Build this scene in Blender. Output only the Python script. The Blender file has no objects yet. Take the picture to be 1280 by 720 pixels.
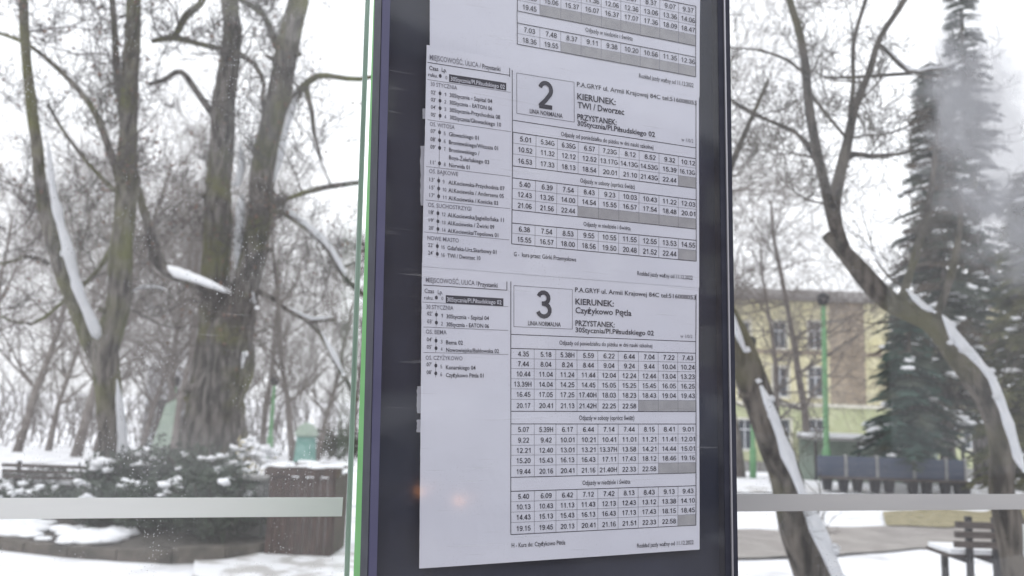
import bpy, math, random
from mathutils import Vector, Matrix, noise
random.seed(11)
R = math.radians
SC = bpy.context.scene
COL = SC.collection

# ------------------------------------------------------------------ camera
F = 1000.0                      # focal length in pixels of a 1280 wide frame
PITCH, ROLL, CAMH = R(8.2), R(1.95), 1.7
CAM = Vector((0, 0, CAMH))
r0 = Vector((1, 0, 0)); u0 = Vector((0, -math.sin(PITCH), math.cos(PITCH)))
FW = Vector((0, math.cos(PITCH), math.sin(PITCH)))
RT = r0*math.cos(ROLL) + u0*math.sin(ROLL)
UP = u0*math.cos(ROLL) - r0*math.sin(ROLL)
cd = bpy.data.cameras.new('camera'); cam = bpy.data.objects.new('camera', cd); COL.objects.link(cam)
m = Matrix.Identity(4)
for i, v in enumerate((RT, UP, -FW, CAM)):
    for j in range(3): m[j][i] = v[j]
cam.matrix_world = m
cd.sensor_width = 36; cd.lens = F*36/1280; cd.clip_start = .02; cd.clip_end = 2000
cd.dof.use_dof = True; cd.dof.focus_distance = 1.19; cd.dof.aperture_fstop = 4.6
SC.camera = cam

# ------------------------------------------------------------------ light
W = bpy.data.worlds.new("World"); SC.world = W; W.use_nodes = True
nt = W.node_tree; nt.nodes.clear()
out = nt.nodes.new('ShaderNodeOutputWorld'); bg = nt.nodes.new('ShaderNodeBackground')
sky = nt.nodes.new('ShaderNodeTexSky'); sky.sky_type = 'NISHITA'; sky.sun_disc = False
sky.sun_elevation = R(38); sky.sun_rotation = R(200); sky.dust_density = 4; sky.air_density = 1.0
hs = nt.nodes.new('ShaderNodeHueSaturation'); hs.inputs['Saturation'].default_value = .12
mx = nt.nodes.new('ShaderNodeMixRGB'); mx.inputs[0].default_value = .72; mx.inputs[2].default_value = (9.3, 9.5, 9.9, 1)   # cloud cover
nt.links.new(sky.outputs[0], hs.inputs['Color']); nt.links.new(hs.outputs[0], mx.inputs[1])
nt.links.new(mx.outputs[0], bg.inputs['Color']); bg.inputs['Strength'].default_value = .15
nt.links.new(bg.outputs[0], out.inputs['Surface'])
sd = bpy.data.lights.new('sun', 'SUN'); sun = bpy.data.objects.new('sun', sd); COL.objects.link(sun)
sd.energy = .6; sd.angle = R(25); sd.color = (1, .97, .93)
sun.rotation_euler = (R(52), 0, R(200-180+180)); sun.location = (0, -5, 20)
SC.view_settings.view_transform = 'Standard'; SC.view_settings.look = 'None'
SC.view_settings.exposure = 0.38; SC.view_settings.gamma = 1

# ------------------------------------------------------------------ projection helpers
def ray(px, py): return RT*((px-640)/F) - UP*((py-360)/F) + FW
def at(px, py, D): return CAM + ray(px, py)*D          # D: depth along the view axis
def proj(p):
    d = p-CAM; z = d.dot(FW); return (640+F*d.dot(RT)/z, 360-F*d.dot(UP)/z, z)
def hitz(px, py, z=0.0):
    r = ray(px, py); return CAM + r*((z-CAM.z)/r.z)
def ground_z(x, y):
    r = math.hypot(x, y)
    return -max(0.0, min(26.0, y-21.0))*.066

# ------------------------------------------------------------------ object helpers
def tag(o, label=None, cat=None, group=None, kind=None):
    if label: o['label'] = label
    if cat: o['category'] = cat
    if group: o['group'] = group
    if kind: o['kind'] = kind
    return o
def empty(name, loc=(0, 0, 0), label=None, cat=None, group=None):
    o = bpy.data.objects.new(name, None); COL.objects.link(o); o.location = loc; o.empty_display_size = .2
    return tag(o, label, cat, group)
class MB:
    def __init__(s): s.v = []; s.f = []
    def poly(s, pts):
        n = len(s.v); s.v += [tuple(p) for p in pts]; s.f.append(tuple(range(n, n+len(pts))))
    def hexa(s, c):     # 8 corners: bottom 4 then top 4 (ccw)
        n = len(s.v); s.v += [tuple(p) for p in c]
        for q in ((3, 2, 1, 0), (4, 5, 6, 7), (0, 1, 5, 4), (1, 2, 6, 5), (2, 3, 7, 6), (3, 0, 4, 7)): s.f.append(tuple(n+i for i in q))
    def box(s, a, b, fr=None):
        x0, y0, z0 = a; x1, y1, z1 = b
        c = [(x0, y0, z0), (x1, y0, z0), (x1, y1, z0), (x0, y1, z0), (x0, y0, z1), (x1, y0, z1), (x1, y1, z1), (x0, y1, z1)]
        if fr: c = [fr(*p) for p in c]
        s.hexa(c)
    def tube(s, pts, rad, n=6, cap=True, jit=0, bark=0):
        k0 = len(s.v); m_ = len(pts); prev = None
        for i, p in enumerate(pts):
            t = (pts[min(i+1, m_-1)] - pts[max(i-1, 0)])
            if t.length < 1e-9: t = Vector((0, 0, 1))
            t.normalize()
            if prev is None:
                a = t.orthogonal().normalized()
            else:
                a = (prev - t*prev.dot(t))
                a = a.normalized() if a.length > 1e-6 else t.orthogonal().normalized()
            prev = a; b = t.cross(a)
            for k in range(n):
                an = 2*math.pi*k/n; rr = rad[i]
                if jit: rr *= 1+jit*noise.noise(Vector((math.cos(an)*1.3+i*.35, math.sin(an)*1.3, p.z*2.1+p.x)))
                if bark:
                    h_ = p.z*1.0+p.x*.6
                    rr *= 1+bark*(noise.noise(Vector((math.cos(an)*1.4, math.sin(an)*1.4, h_*1.6)))*1.2+noise.noise(Vector((math.cos(an)*4.5, math.sin(an)*4.5, h_*1.3+7)))*.9+noise.noise(Vector((math.cos(an)*7, math.sin(an)*7, h_*6)))*.6)
                q = p + a*(rr*math.cos(an)) + b*(rr*math.sin(an)); s.v.append((q.x, q.y, q.z))
        for i in range(m_-1):
            for k in range(n):
                A = k0+i*n+k; B = k0+i*n+(k+1) % n
                s.f.append((A, B, B+n, A+n))
        if cap: s.f.append(tuple(k0+k for k in range(n))[::-1]); s.f.append(tuple(k0+(m_-1)*n+k for k in range(n)))
    def blob(s, c, r, sq=(1, 1, 1), seed=0, nu=8, nv=5, amp=.35):
        k0 = len(s.v)
        for j in range(nv+1):
            th = math.pi*j/nv
            for i in range(nu):
                ph = 2*math.pi*i/nu
                d = Vector((math.sin(th)*math.cos(ph), math.sin(th)*math.sin(ph), math.cos(th)))
                rr = r*(1+amp*noise.noise(d*1.7+Vector((seed, seed*.37, 0))))
                s.v.append((c[0]+d.x*rr*sq[0], c[1]+d.y*rr*sq[1], c[2]+d.z*rr*sq[2]))
        for j in range(nv):
            for i in range(nu):
                A = k0+j*nu+i; B = k0+j*nu+(i+1) % nu; s.f.append((A, A+nu, B+nu, B))
    def build(s, name, mat, parent=None, smooth=False, **kw):
        off = Vector((0, 0, 0)); q = parent
        while q: off += Vector(q.location); q = q.parent
        vs = [(a-off.x, b-off.y, c-off.z) for a, b, c in s.v] if parent else s.v
        me = bpy.data.meshes.new(name); me.from_pydata(vs, [], s.f); me.materials.append(mat)
        if smooth: me.polygons.foreach_set('use_smooth', [True]*len(me.polygons))
        me.update(); o = bpy.data.objects.new(name, me); COL.objects.link(o)
        if parent: o.parent = parent
        return tag(o, **kw)
def copy_tree(o, loc=None, rz=0, sc=1, label=None, parent=None):
    c = o.copy(); COL.objects.link(c); c.parent = parent
    if loc is not None: c.location = loc; c.rotation_euler = (0, 0, rz); c.scale = (sc, sc, sc)
    if label: c['label'] = label
    for ch in list(o.children): copy_tree(ch, parent=c)
    return c

# ------------------------------------------------------------------ materials
def mat(name, col, rough=.8, col2=None, scale=8, bump=0, stretch=(1, 1, 1), detail=6, metal=0, lo=.35, hi=.65, spec=.4, bd=.02):
    M = bpy.data.materials.new(name); M.use_nodes = True; n = M.node_tree.nodes; L = M.node_tree.links
    b = n['Principled BSDF']; b.inputs['Roughness'].default_value = rough; b.inputs['Metallic'].default_value = metal
    b.inputs['Specular IOR Level'].default_value = spec
    b.inputs['Base Color'].default_value = (*col, 1)
    if col2 or bump:
        tc = n.new('ShaderNodeTexCoord'); mp = n.new('ShaderNodeMapping'); mp.inputs['Scale'].default_value = stretch
        no = n.new('ShaderNodeTexNoise'); no.inputs['Scale'].default_value = scale; no.inputs['Detail'].default_value = detail
        L.new(tc.outputs['Object'], mp.inputs[0]); L.new(mp.outputs[0], no.inputs['Vector'])
        if col2:
            cr = n.new('ShaderNodeValToRGB'); cr.color_ramp.elements[0].position = lo; cr.color_ramp.elements[1].position = hi
            cr.color_ramp.elements[0].color = (*col, 1); cr.color_ramp.elements[1].color = (*col2, 1)
            L.new(no.outputs['Fac'], cr.inputs[0]); L.new(cr.outputs[0], b.inputs['Base Color'])
        if bump:
            bp = n.new('ShaderNodeBump'); bp.inputs['Strength'].default_value = bump; bp.inputs['Distance'].default_value = bd
            L.new(no.outputs['Fac'], bp.inputs['Height']); L.new(bp.outputs[0], b.inputs['Normal'])
    return M
def bark_mat(name, c1, c2, moss, amt):
    M = mat(name, c1, .95, c2, 13, 1.0, (1, 1, .2), detail=10, spec=.1, bd=.06, lo=.38, hi=.62); n = M.node_tree.nodes; L = M.node_tree.links
    b = n['Principled BSDF']; src = b.inputs['Base Color'].links[0].from_socket
    tc = n.new('ShaderNodeTexCoord'); no = n.new('ShaderNodeTexNoise'); no.inputs['Scale'].default_value = 1.3; no.inputs['Detail'].default_value = 5
    L.new(tc.outputs['Object'], no.inputs['Vector'])
    cr = n.new('ShaderNodeValToRGB'); cr.color_ramp.elements[0].position = .62-amt; cr.color_ramp.elements[1].position = .75-amt*.6
    L.new(no.outputs['Fac'], cr.inputs[0])
    mx_ = n.new('ShaderNodeMixRGB'); L.new(cr.outputs[0], mx_.inputs[0]); L.new(src, mx_.inputs[1]); mx_.inputs[2].default_value = (*moss, 1)
    L.new(mx_.outputs[0], b.inputs['Base Color'])
    return M
M_snow = mat('snow', (.80, .82, .85), .9, (.88, .89, .91), 14, .5, spec=.2)
M_ground = mat('snow_ground', (.50, .50, .51), .9, (.82, .83, .86), 1.1, .8, detail=12, spec=.2, lo=.30, hi=.47, bd=.05)
M_path = mat('wet_path', (.23, .21, .20), .75, (.33, .31, .29), 2.2, .3, detail=8)
M_slush = mat('slushy_edge', (.45, .44, .43), .8, (.78, .79, .81), 3.0, .5, detail=9, lo=.42, hi=.55)
M_barkA = bark_mat('mossy_bark', (.035, .031, .028), (.165, .15, .135), (.11, .115, .04), .17)
M_barkB = bark_mat('grey_brown_bark', (.042, .037, .034), (.175, .16, .15), (.12, .12, .05), .12)
M_barkR = bark_mat('park_bark', (.025, .022, .019), (.125, .11, .095), (.085, .08, .04), .07)
M_twig = mat('twig', (.055, .046, .042), .9)
M_twigR = mat('olive_twig', (.065, .055, .043), .9)
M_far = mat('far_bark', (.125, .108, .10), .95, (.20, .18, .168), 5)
M_deadleaf = mat('withered_leaf', (.13, .065, .045), .9, (.18, .11, .08), 3)
M_needle = mat('spruce_needles', (.022, .036, .026), .8, (.065, .080, .058), 2.5)
M_needle2 = mat('olive_needles', (.045, .055, .02), .8, (.11, .105, .045), 2.0)
M_needle3 = mat('blue_green_needles', (.03, .065, .05), .8, (.05, .095, .075), 2.5)
M_needle4 = mat('dry_brown_needles', (.065, .05, .04), .85, (.13, .10, .075), 2.5)
M_leaf = mat('evergreen_leaf', (.014, .026, .015), .55, (.038, .055, .032), 5)
M_green = mat('green_paint', (.07, .32, .06), .5, (.12, .38, .11), 7)
M_greenlamp = mat('lamp_green_paint', (.12, .27, .13), .6, (.16, .32, .17), 4)
M_slate = mat('slate_frame_paint', (.026, .028, .044), .6, (.038, .04, .06), 30, spec=.2)
M_lilac = mat('lilac_grey_frame_paint', (.085, .085, .16), .38, (.105, .105, .185), 12)
M_alu = mat('bright_metal', (.42, .42, .46), .35, metal=.6)
M_ink = mat('printer_ink', (.045, .045, .065), .7)
M_inkg = mat('faded_ink', (.13, .13, .17), .7)
M_cell = mat('grey_toner', (.30, .305, .335), .8, (.35, .355, .385), 60)
M_dark = mat('dark_iron', (.025, .025, .028), .6)
M_plank = mat('dark_wood', (.045, .035, .032), .7, (.085, .07, .062), 6, .3, (1, 1, 6))
M_blue = mat('blue_grey_plastic', (.05, .065, .105), .55, (.075, .09, .13), 3)
M_brown = mat('red_brown_boards', (.030, .017, .014), .85, (.065, .038, .032), 5, .4, (5, 5, 1))
M_stone = mat('kerb_stone', (.05, .045, .038), .9, (.115, .10, .085), 6, .8)
M_soil = mat('dark_soil', (.04, .035, .03), .95, (.10, .09, .08), 8, .6)
M_yellow = mat('yellow_plaster', (.55, .51, .31), .9, (.64, .60, .42), 1.2, .1)
M_brownwall = mat('brown_plaster', (.26, .215, .165), .9, (.36, .30, .23), 1.0, .1)
M_lime = mat('lime_plaster', (.37, .40, .24), .9, (.46, .48, .31), 1.2, .1)
M_trim = mat('pale_trim', (.62, .60, .52), .8)
M_plinth = mat('grey_plinth', (.22, .22, .22), .9, (.30, .30, .29), 3)
M_roof = mat('grey_roof', (.16, .15, .15), .8, (.24, .23, .22), 4)
M_pane = mat('dark_window', (.05, .06, .075), .12, spec=.6)
M_curt = mat('white_curtain', (.62, .64, .68), .9)
M_teal = mat('teal_fabric', (.12, .25, .22), .8, (.20, .34, .31), 5)
M_palegreen = mat('pale_green_panel', (.27, .34, .28), .8, (.36, .42, .36), 3)
M_grass = mat('tired_grass', (.20, .18, .10), .95, (.34, .30, .19), 6, .5)
M_brick = mat('red_facade', (.16, .12, .11), .9, (.24, .18, .16), 5)
M_tyre = mat('rubber', (.02, .02, .02), .9)
M_carp = mat('silver_paint', (.35, .36, .38), .3, metal=.4)

def paper_mat():
    M = mat('printed_paper', (.58, .60, .70), .6, (.63, .65, .75), 5, 0, detail=3); n = M.node_tree.nodes; L = M.node_tree.links
    tc = n.new('ShaderNodeTexCoord'); no = n.new('ShaderNodeTexNoise'); no.inputs['Scale'].default_value = 7; no.inputs['Detail'].default_value = 4
    no.inputs['Distortion'].default_value = .5
    bp = n.new('ShaderNodeBump'); bp.inputs['Strength'].default_value = .5; bp.inputs['Distance'].default_value = .006
    L.new(tc.outputs['Object'], no.inputs['Vector']); L.new(no.outputs['Fac'], bp.inputs['Height']); L.new(bp.outputs[0], n['Principled BSDF'].inputs['Normal'])
    return M
M_paper = paper_mat()
def back_mat():
    M = mat('case_back', (.022, .026, .046), .7, (.034, .039, .066), 9, .1, spec=.15); n = M.node_tree.nodes; L = M.node_tree.links
    return M
M_back = back_mat()

def glass_mat(name, dirt_haze, speck, refl, rough=.01, blotch=None, tint=(1, 1, 1), dc=(.75, .76, .79)):
    M = bpy.data.materials.new(name); M.use_nodes = True; n = M.node_tree.nodes; L = M.node_tree.links; n.clear()
    o = n.new('ShaderNodeOutputMaterial'); tr = n.new('ShaderNodeBsdfTransparent'); tr.inputs[0].default_value = (*tint, 1)
    gl = n.new('ShaderNodeBsdfGlossy'); gl.inputs['Roughness'].default_value = rough
    m1 = n.new('ShaderNodeMixShader'); m1.inputs[0].default_value = refl
    L.new(tr.outputs[0], m1.inputs[1]); L.new(gl.outputs[0], m1.inputs[2])
    df = n.new('ShaderNodeBsdfDiffuse'); df.inputs[0].default_value = (*dc, 1)
    tl = n.new('ShaderNodeBsdfTranslucent'); tl.inputs[0].default_value = (*dc, 1)
    m2 = n.new('ShaderNodeMixShader'); m2.inputs[0].default_value = .4
    L.new(df.outputs[0], m2.inputs[1]); L.new(tl.outputs[0], m2.inputs[2])
    tc = n.new('ShaderNodeTexCoord')
    def N(t, **k):
        q = n.new(t)
        for a, b in k.items(): q.inputs[a].default_value = b
        return q
    def mathn(op, a, b=None, clamp=False):
        q = n.new('ShaderNodeMath'); q.operation = op; q.use_clamp = clamp
        for i, v in enumerate((a, b)):
            if v is None: continue
            if isinstance(v, (int, float)): q.inputs[i].default_value = v
            else: L.new(v, q.inputs[i])
        return q.outputs[0]
    no = N('ShaderNodeTexNoise', Scale=4.0, Detail=6.0); L.new(tc.outputs['Object'], no.inputs['Vector'])
    d = mathn('MULTIPLY', no.outputs['Fac'], dirt_haze*2)  # dust film; on the panes raised to stand in for haze
    if speck:
        vo = N('ShaderNodeTexVoronoi', Scale=230.0); L.new(tc.outputs['Object'], vo.inputs['Vector'])
        msk = mathn('LESS_THAN', vo.outputs['Distance'], .19)
        n2 = N('ShaderNodeTexNoise', Scale=9.0, Detail=3.0); L.new(tc.outputs['Object'], n2.inputs['Vector'])
        dens = mathn('MULTIPLY', mathn('SUBTRACT', n2.outputs['Fac'], .45), 6, True)
        sep = n.new('ShaderNodeSeparateColor'); L.new(vo.outputs['Color'], sep.inputs[0])
        rnd = mathn('GREATER_THAN', sep.outputs[0], .62)
        sp = mathn('MULTIPLY', mathn('MULTIPLY', mathn('MULTIPLY', msk, rnd), dens), speck)
        d = mathn('ADD', d, sp)
        # thin scratches and dried runs
        mp = n.new('ShaderNodeMapping'); mp.inputs['Rotation'].default_value = (0, R(35), 0); mp.inputs['Scale'].default_value = (3, 1, 60)
        L.new(tc.outputs['Object'], mp.inputs[0]); n3 = N('ShaderNodeTexNoise', Scale=3.0, Detail=2.0); L.new(mp.outputs[0], n3.inputs['Vector'])
        d = mathn('ADD', d, mathn('MULTIPLY', mathn('SUBTRACT', n3.outputs['Fac'], .66), .8, True))
    for (cx, cz, rx, rz, amt, soft) in (blotch or ()):
        mp = n.new('ShaderNodeMapping'); mp.vector_type = 'POINT'
        mp.inputs['Location'].default_value = (-cx/rx, 0, -cz/rz); mp.inputs['Scale'].default_value = (1/rx, 0, 1/rz)
        L.new(tc.outputs['Object'], mp.inputs[0])
        ln = n.new('ShaderNodeVectorMath'); ln.operation = 'LENGTH'; L.new(mp.outputs[0], ln.inputs[0])
        n4 = N('ShaderNodeTexNoise', Scale=13.0, Detail=8.0); L.new(tc.outputs['Object'], n4.inputs['Vector'])
        e = mathn('ADD', ln.outputs['Value'], mathn('MULTIPLY', mathn('SUBTRACT', n4.outputs['Fac'], .5), 1.3))
        k = mathn('MULTIPLY', mathn('SUBTRACT', 1.0, e), soft, True)
        d = mathn('ADD', d, mathn('MULTIPLY', k, amt))
    L.new(mathn('MINIMUM', d, .9), (m3 := n.new('ShaderNodeMixShader')).inputs[0])
    L.new(m1.outputs[0], m3.inputs[1]); L.new(m2.outputs[0], m3.inputs[2]); L.new(m3.outputs[0], o.inputs['Surface'])
    return M
M_cover = glass_mat('cover_glass', .014, .12, .028, .06)
M_edge = mat('green_glass_edge', (.22, .30, .27), .25, (.42, .52, .49), 9, 0, (1, 1, .3))
M_edge2 = mat('pale_glass_edge', (.55, .66, .63), .25)

# ================================================================== SETTING
def grid_sheet(name, xs, ys, zf, material, label=None):
    b = MB(); b.v = [(x, y, zf(x, y)) for y in ys for x in xs]; nx = len(xs)
    b.f = [(j*nx+i, j*nx+i+1, (j+1)*nx+i+1, (j+1)*nx+i) for j in range(len(ys)-1) for i in range(nx-1)]
    return b.build(name, material, smooth=True, kind='structure')
xs = [-400, -200, -100, -60] + [x for x in range(-40, 41, 1)] + [60, 100, 200, 400]
ys = [-300, -100, -40] + [y*.5 for y in range(-8, 104)] + [60, 90, 160, 300, 600]
def gz(x, y):
    z = ground_z(x, y)
    if y > 2: z += .05*noise.noise(Vector((x*.35, y*.35, 0))) + .015*noise.noise(Vector((x*1.7, y*1.7, 3)))
    return z-.02
grid_sheet('ground', xs, ys, gz, M_ground)
# path across the park, seen right of the case, and the slushy strip in front of the planter
def strip(name, rows, material, lift, n=40, wob=.12):
    """rows: list of (px,py_near,py_far) on the ground"""
    b = MB(); pts = []
    for k in range(len(rows)-1):
        for i in range(n if k == len(rows)-2 else n-1):
            t = i/(n-1); a, c = rows[k], rows[k+1]
            x = a[0]+(c[0]-a[0])*t; pn = a[1]+(c[1]-a[1])*t; pf = a[2]+(c[2]-a[2])*t
            p, q = hitz(x, pn), hitz(x, pf)
            w1 = wob*noise.noise(Vector((p.x*1.3, 5, 0))); w2 = wob*2.0*noise.noise(Vector((q.x*1.1, 9, 0)))
            p.y += w1; q.y += w2; pts.append((p, q))
    N = 6
    for p, q in pts:
        for j in range(N+1):
            v = p.lerp(q, j/N); b.v.append((v.x, v.y, gz(v.x, v.y)+lift))
    for i in range(len(pts)-1):
        for j in range(N):
            A = i*(N+1)+j; b.f.append((A, A+N+1, A+N+2, A+1))
    return b.build(name, material, kind='structure', smooth=True)
strip('path', [(860, 700, 661), (1000, 698, 661), (1060, 690, 659), (1150, 684, 655), (1300, 690, 652)], M_path, .03)
strip('path', [(240, 735, 697), (330, 735, 693), (450, 735, 690)], M_slush, .03)
strip('far_path', [(880, 616, 608), (1080, 616, 608), (1340, 622, 612)], M_slush, .03, wob=.3)
strip('lawn', [(1105, 657, 641), (1180, 660, 639), (1300, 662, 640)], M_grass, .05, wob=.3)
# paving under the stop (behind and below the photographer)
b = MB(); b.box((-6, -2.5, -.05), (6, 2.6, .012)); b.build('pavement', M_path, kind='structure')
b = MB(); b.box((-60, -2.62, -.1), (60, -2.5, .0)); b.build('kerb', M_stone, kind='structure')
b = MB(); b.box((-60, -10, -.1), (60, -2.62, -.014+.02)); b.build('road', M_path, kind='structure')

# ================================================================== BACK WALL GLASS
PA = at(215, 634.5, 1.25); PB = at(1100, 628, 1.64)
gd = Vector((PB.x-PA.x, PB.y-PA.y, 0)).normalized(); gn = Vector((gd.y, -gd.x, 0))      # gn towards the camera
def glass_s(px, py=360):       # along-wall coordinate where a pixel ray meets the wall
    r = ray(px, py); t = (PA-CAM).dot(gn)/r.dot(gn); p = CAM+r*t
    return (p-PA).dot(gd), p.z
BH = math.atan2(gd.y, gd.x)
def wall_frame(o): o.location = PA.copy(); o.location.z = 0; o.rotation_euler = (0, 0, BH)
q0 = glass_s(457, 0); q1 = glass_s(430.5, 720)
def s_edge(z): return q1[0]+(q0[0]-q1[0])*(z-q1[1])/(q0[1]-q1[1])
s_le = glass_s(444, 360)[0]; s_re = s_le+.045
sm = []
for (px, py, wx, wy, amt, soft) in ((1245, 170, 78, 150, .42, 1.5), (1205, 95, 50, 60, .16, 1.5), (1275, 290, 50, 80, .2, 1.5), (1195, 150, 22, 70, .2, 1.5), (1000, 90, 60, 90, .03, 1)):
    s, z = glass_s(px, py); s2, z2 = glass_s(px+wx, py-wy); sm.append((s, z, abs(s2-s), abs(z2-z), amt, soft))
M_gl = glass_mat('dusty_hazed_glass', .05, .6, .02, blotch=[(glass_s(250, 560)[0], glass_s(250, 560)[1], .22, .05, .05, 1.5)])
M_gr = glass_mat('blotchy_glass', .045, .45, .02, blotch=sm, dc=(.46, .47, .50))  # whitish blotch mixed over the glass, its edge broken by noise
M_band = mat('frosted_white_band', (.72, .74, .76), .7, (.83, .85, .87), 2.2, 0, (1, 1, 4), 10)
M_band2 = mat('darker_frosted_band', (.42, .42, .435), .7, (.48, .48, .49), 2.2, 0, (1, 1, 4), 10)  # right pane's band, a darker tone than the left one
zb0 = (glass_s(215, 647)[1]); zb1 = glass_s(215, 622)[1]; zc0 = glass_s(1100, 638)[1]; zc1 = glass_s(1100, 617.5)[1]
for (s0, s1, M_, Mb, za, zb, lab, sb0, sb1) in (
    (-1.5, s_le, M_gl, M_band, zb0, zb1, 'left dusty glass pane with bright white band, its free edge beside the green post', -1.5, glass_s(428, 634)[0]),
    (s_re+.16, 3.2, M_gr, M_band2, zc0, zc1, 'right glass pane with darker band and whitish smear, behind the timetable case', s_re+.161, 3.199)):
    e = empty('glass_pane', (0, 0, 0), lab, 'glass pane'); wall_frame(e)
    def P(bm, name, mt, **kw):
        o = bm.build(name, mt); o.parent = e; return tag(o, **kw)
    if s0 < 0: fr = lambda x, y, z: (x+(s_edge(z)-s_le if x > s_le-.01 else 0), y, z)
    else: fr = None
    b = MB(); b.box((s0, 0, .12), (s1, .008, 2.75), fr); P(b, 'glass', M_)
    b = MB(); b.box((sb0, -.0015, za), (sb1, -.0003, zb)); P(b, 'frosted_band', Mb)
    b = MB(); x = s1 if s0 < 0 else s0-.004; b.box((x, -.0005, .12), (x+(.0055 if s0 < 0 else .004), .0085, 2.75), fr); P(b, 'glass_edge', M_edge)
    b = MB(); x = x+.0055 if s0 < 0 else x-.0025; b.box((x, .001, .12), (x+.0028, .007, 2.75), fr); P(b, 'polished_edge', M_edge2)
    for zz in (.12,):
        for sx in (s0+.1 if s0 > 0 else s0+.4, s1-.2):
            b = MB(); b.box((sx, -.02, 0), (sx+.06, -.001, zz+.05)); b.box((sx, .0085, 0), (sx+.06, .03, zz+.05)); P(b, 'clamp', M_alu)

# ================================================================== TIMETABLE CASE
camv = lambda x, y, z: RT*x + UP*y - FW*z
dh = (RT*2536 - UP*175 + FW*1000).normalized()
dvr = (RT*(982-640) + UP*(9775+360) + FW*1000).normalized()
dn = dh.cross(dvr).normalized()
if dn.dot(FW) > 0: dn = -dn
dv = dn.cross(dh).normalized()
if dv.z < 0: dv = -dv
O0 = at(525, 360, 1.13)
dvr2 = (RT*(1006-640) + UP*(16700+360) + FW*1000).normalized()
dvr2 = (dvr2-dn*dvr2.dot(dn)).normalized(); dv = dvr2; dh = dv.cross(dn).normalized()
if dh.dot(RT) < 0: dh = -dh
def onplane(px, py, off=0.0):
    r = ray(px, py); t = (O0-CAM).dot(dn)/r.dot(dn); return CAM+r*t+dn*off
def uv(px, py):
    p = onplane(px, py)-O0; return p.dot(dh), p.dot(dv)
def L3(u, v, w): return O0+dh*u+dv*v+dn*w
uL0 = uv(467.5, 360)[0]; uL1 = uv(478.3, 360)[0]; uR1 = uv(899.5, 360)[0]; uR2 = uv(906, 360)[0]; uR3 = uv(914, 360)[0]
vb, vt = uv(640, 1000)[1], uv(640, -240)[1]
case = empty('timetable_case', tuple(L3((uL0+uR3)/2, vb, -.03)), 'tall dark slate timetable case holding white bus schedules, in front of the glass', 'display case')
def find_w(u, pxt):
    lo, hi = 0.0, .3
    for _ in range(40):
        m_ = (lo+hi)/2
        if proj(L3(u, 0, -m_))[0] > pxt: lo = m_
        else: hi = m_
    return lo
T = find_w(uL0-.0012, 459.0)
b = MB(); b.box((uL0+.002, vb, -.016), (uR3-.002, vt, -.010), L3); b.build('back_panel', M_back, case)
b = MB(); b.box((uL0, vb, -.0155), (uL1-.001, vt, .010), L3); b.build('frame_rail', M_lilac, case, label='lilac grey left frame rail')
b = MB(); b.box((uL0-.0012, vb, -T), (uL0-.0002, vt, .0085), L3); b.build('side_profile', M_slate, case)
b = MB(); b.box((uR1, vb, -T), (uR2, vt, .006), L3); b.build('frame_rail', M_slate, case, label='slate right frame rail')
b = MB(); b.box((uR2+.0003, vb, -T), (uR2+.003, vt, .0085), L3); b.build('bright_bead', M_alu, case)  # narrow strip of brighter metal beside the right rail
b = MB(); b.box((uR2+.0033, vb, -T), (uR3, vt, .007), L3); b.build('side_profile', M_slate, case)
for va in (vb-.03, vt):
    b = MB(); b.box((uL0-.004, va, -T), (uR3, va+.03, .012), L3); b.build('frame_rail', M_lilac, case)
b = MB(); b.box((uL0, vb, -T+.001), (uR3-.001, vt, -T+.006), L3); b.build('rear_plate', M_slate, case)
b = MB(); b.box((uL1-.0008, vb, .004), (uR1-.0005, vt, .0055), L3); b.build('cover_glass', M_cover, case)
# green post behind it
pw = empty('shelter_post', (0, 0, 0), 'bright green steel post showing as a sliver left of the timetable case', 'post')
wr = -T-.066
def offplane(px, py, off): r = ray(px, py); return CAM+r*((O0+dn*off-CAM).dot(dn)/r.dot(dn))
A_ = offplane(467.0, 0, wr); B_ = offplane(441.8, 720, wr); pd = (A_-B_).normalized()
def post_p(u, w, z):
    k = (z-B_.z)/pd.z; return B_+pd*k+dh*u+dn*w
c = []
for z in (0.0, 3.0):
    for (u, w) in ((0, .06), (.06, .06), (.06, 0), (0, 0)): c.append(post_p(u, w, z))
pw.location = post_p(.03, .03, 0)
b = MB(); b.hexa(c); b.build('post_tube', M_green, pw)
b = MB(); b.box((-.04, -.05, .013), (.10, .11, .023), post_p); b.build('base_plate', M_slate, pw)
for zz_ in (1.0, 2.2):
    b = MB(); b.box((.02, .0602, zz_), (.05, .0658, zz_+.05), post_p); b.build('bracket', M_slate, pw)

# ------------------------------------------------------------------ printed sheets
def relief(u, v):       # gentle waves of the paper behind the glass
    n1 = noise.noise(Vector((u*9, v*7, 1.3))); n2 = noise.noise(Vector((u*22+3, v*15, 4.1)))
    cr_ = 0
    for (a, b_, c_, k) in ((.8, .6, -.145, .0011), (-.5, .86, -.19, .0009), (.95, .2, -.055, .0007)):
        dd = abs(a*u+b_*v+c_)
        if v > .12 and u < .12: cr_ += k*math.exp(-dd*110)*min(1, (v-.12)*20)*min(1, (.12-u)*15)
    return .0006+.0011*max(-.45, n1)+.0004*n2+cr_
CTRL = [(-60, 10), (-12.5, 24+8), (12.5, 57.5), (27.5, 71.5), (54, 96), (77, 119), (92, 128), (150.5, 185), (165.5, 198.5), (207.5, 235.5), (222.5, 250), (262.5, 286.5),
        (279, 300.5), (305, 326.7), (340, 358), (357, 372), (418, 427), (435.5, 441.5), (514, 514.5), (529.8, 530), (596.5, 591), (614, 607), (668, 656.5), (703, 687), (760, 737)]
CTRL[0] = (-60, -13); CTRL[1] = (-37, 8)
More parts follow.
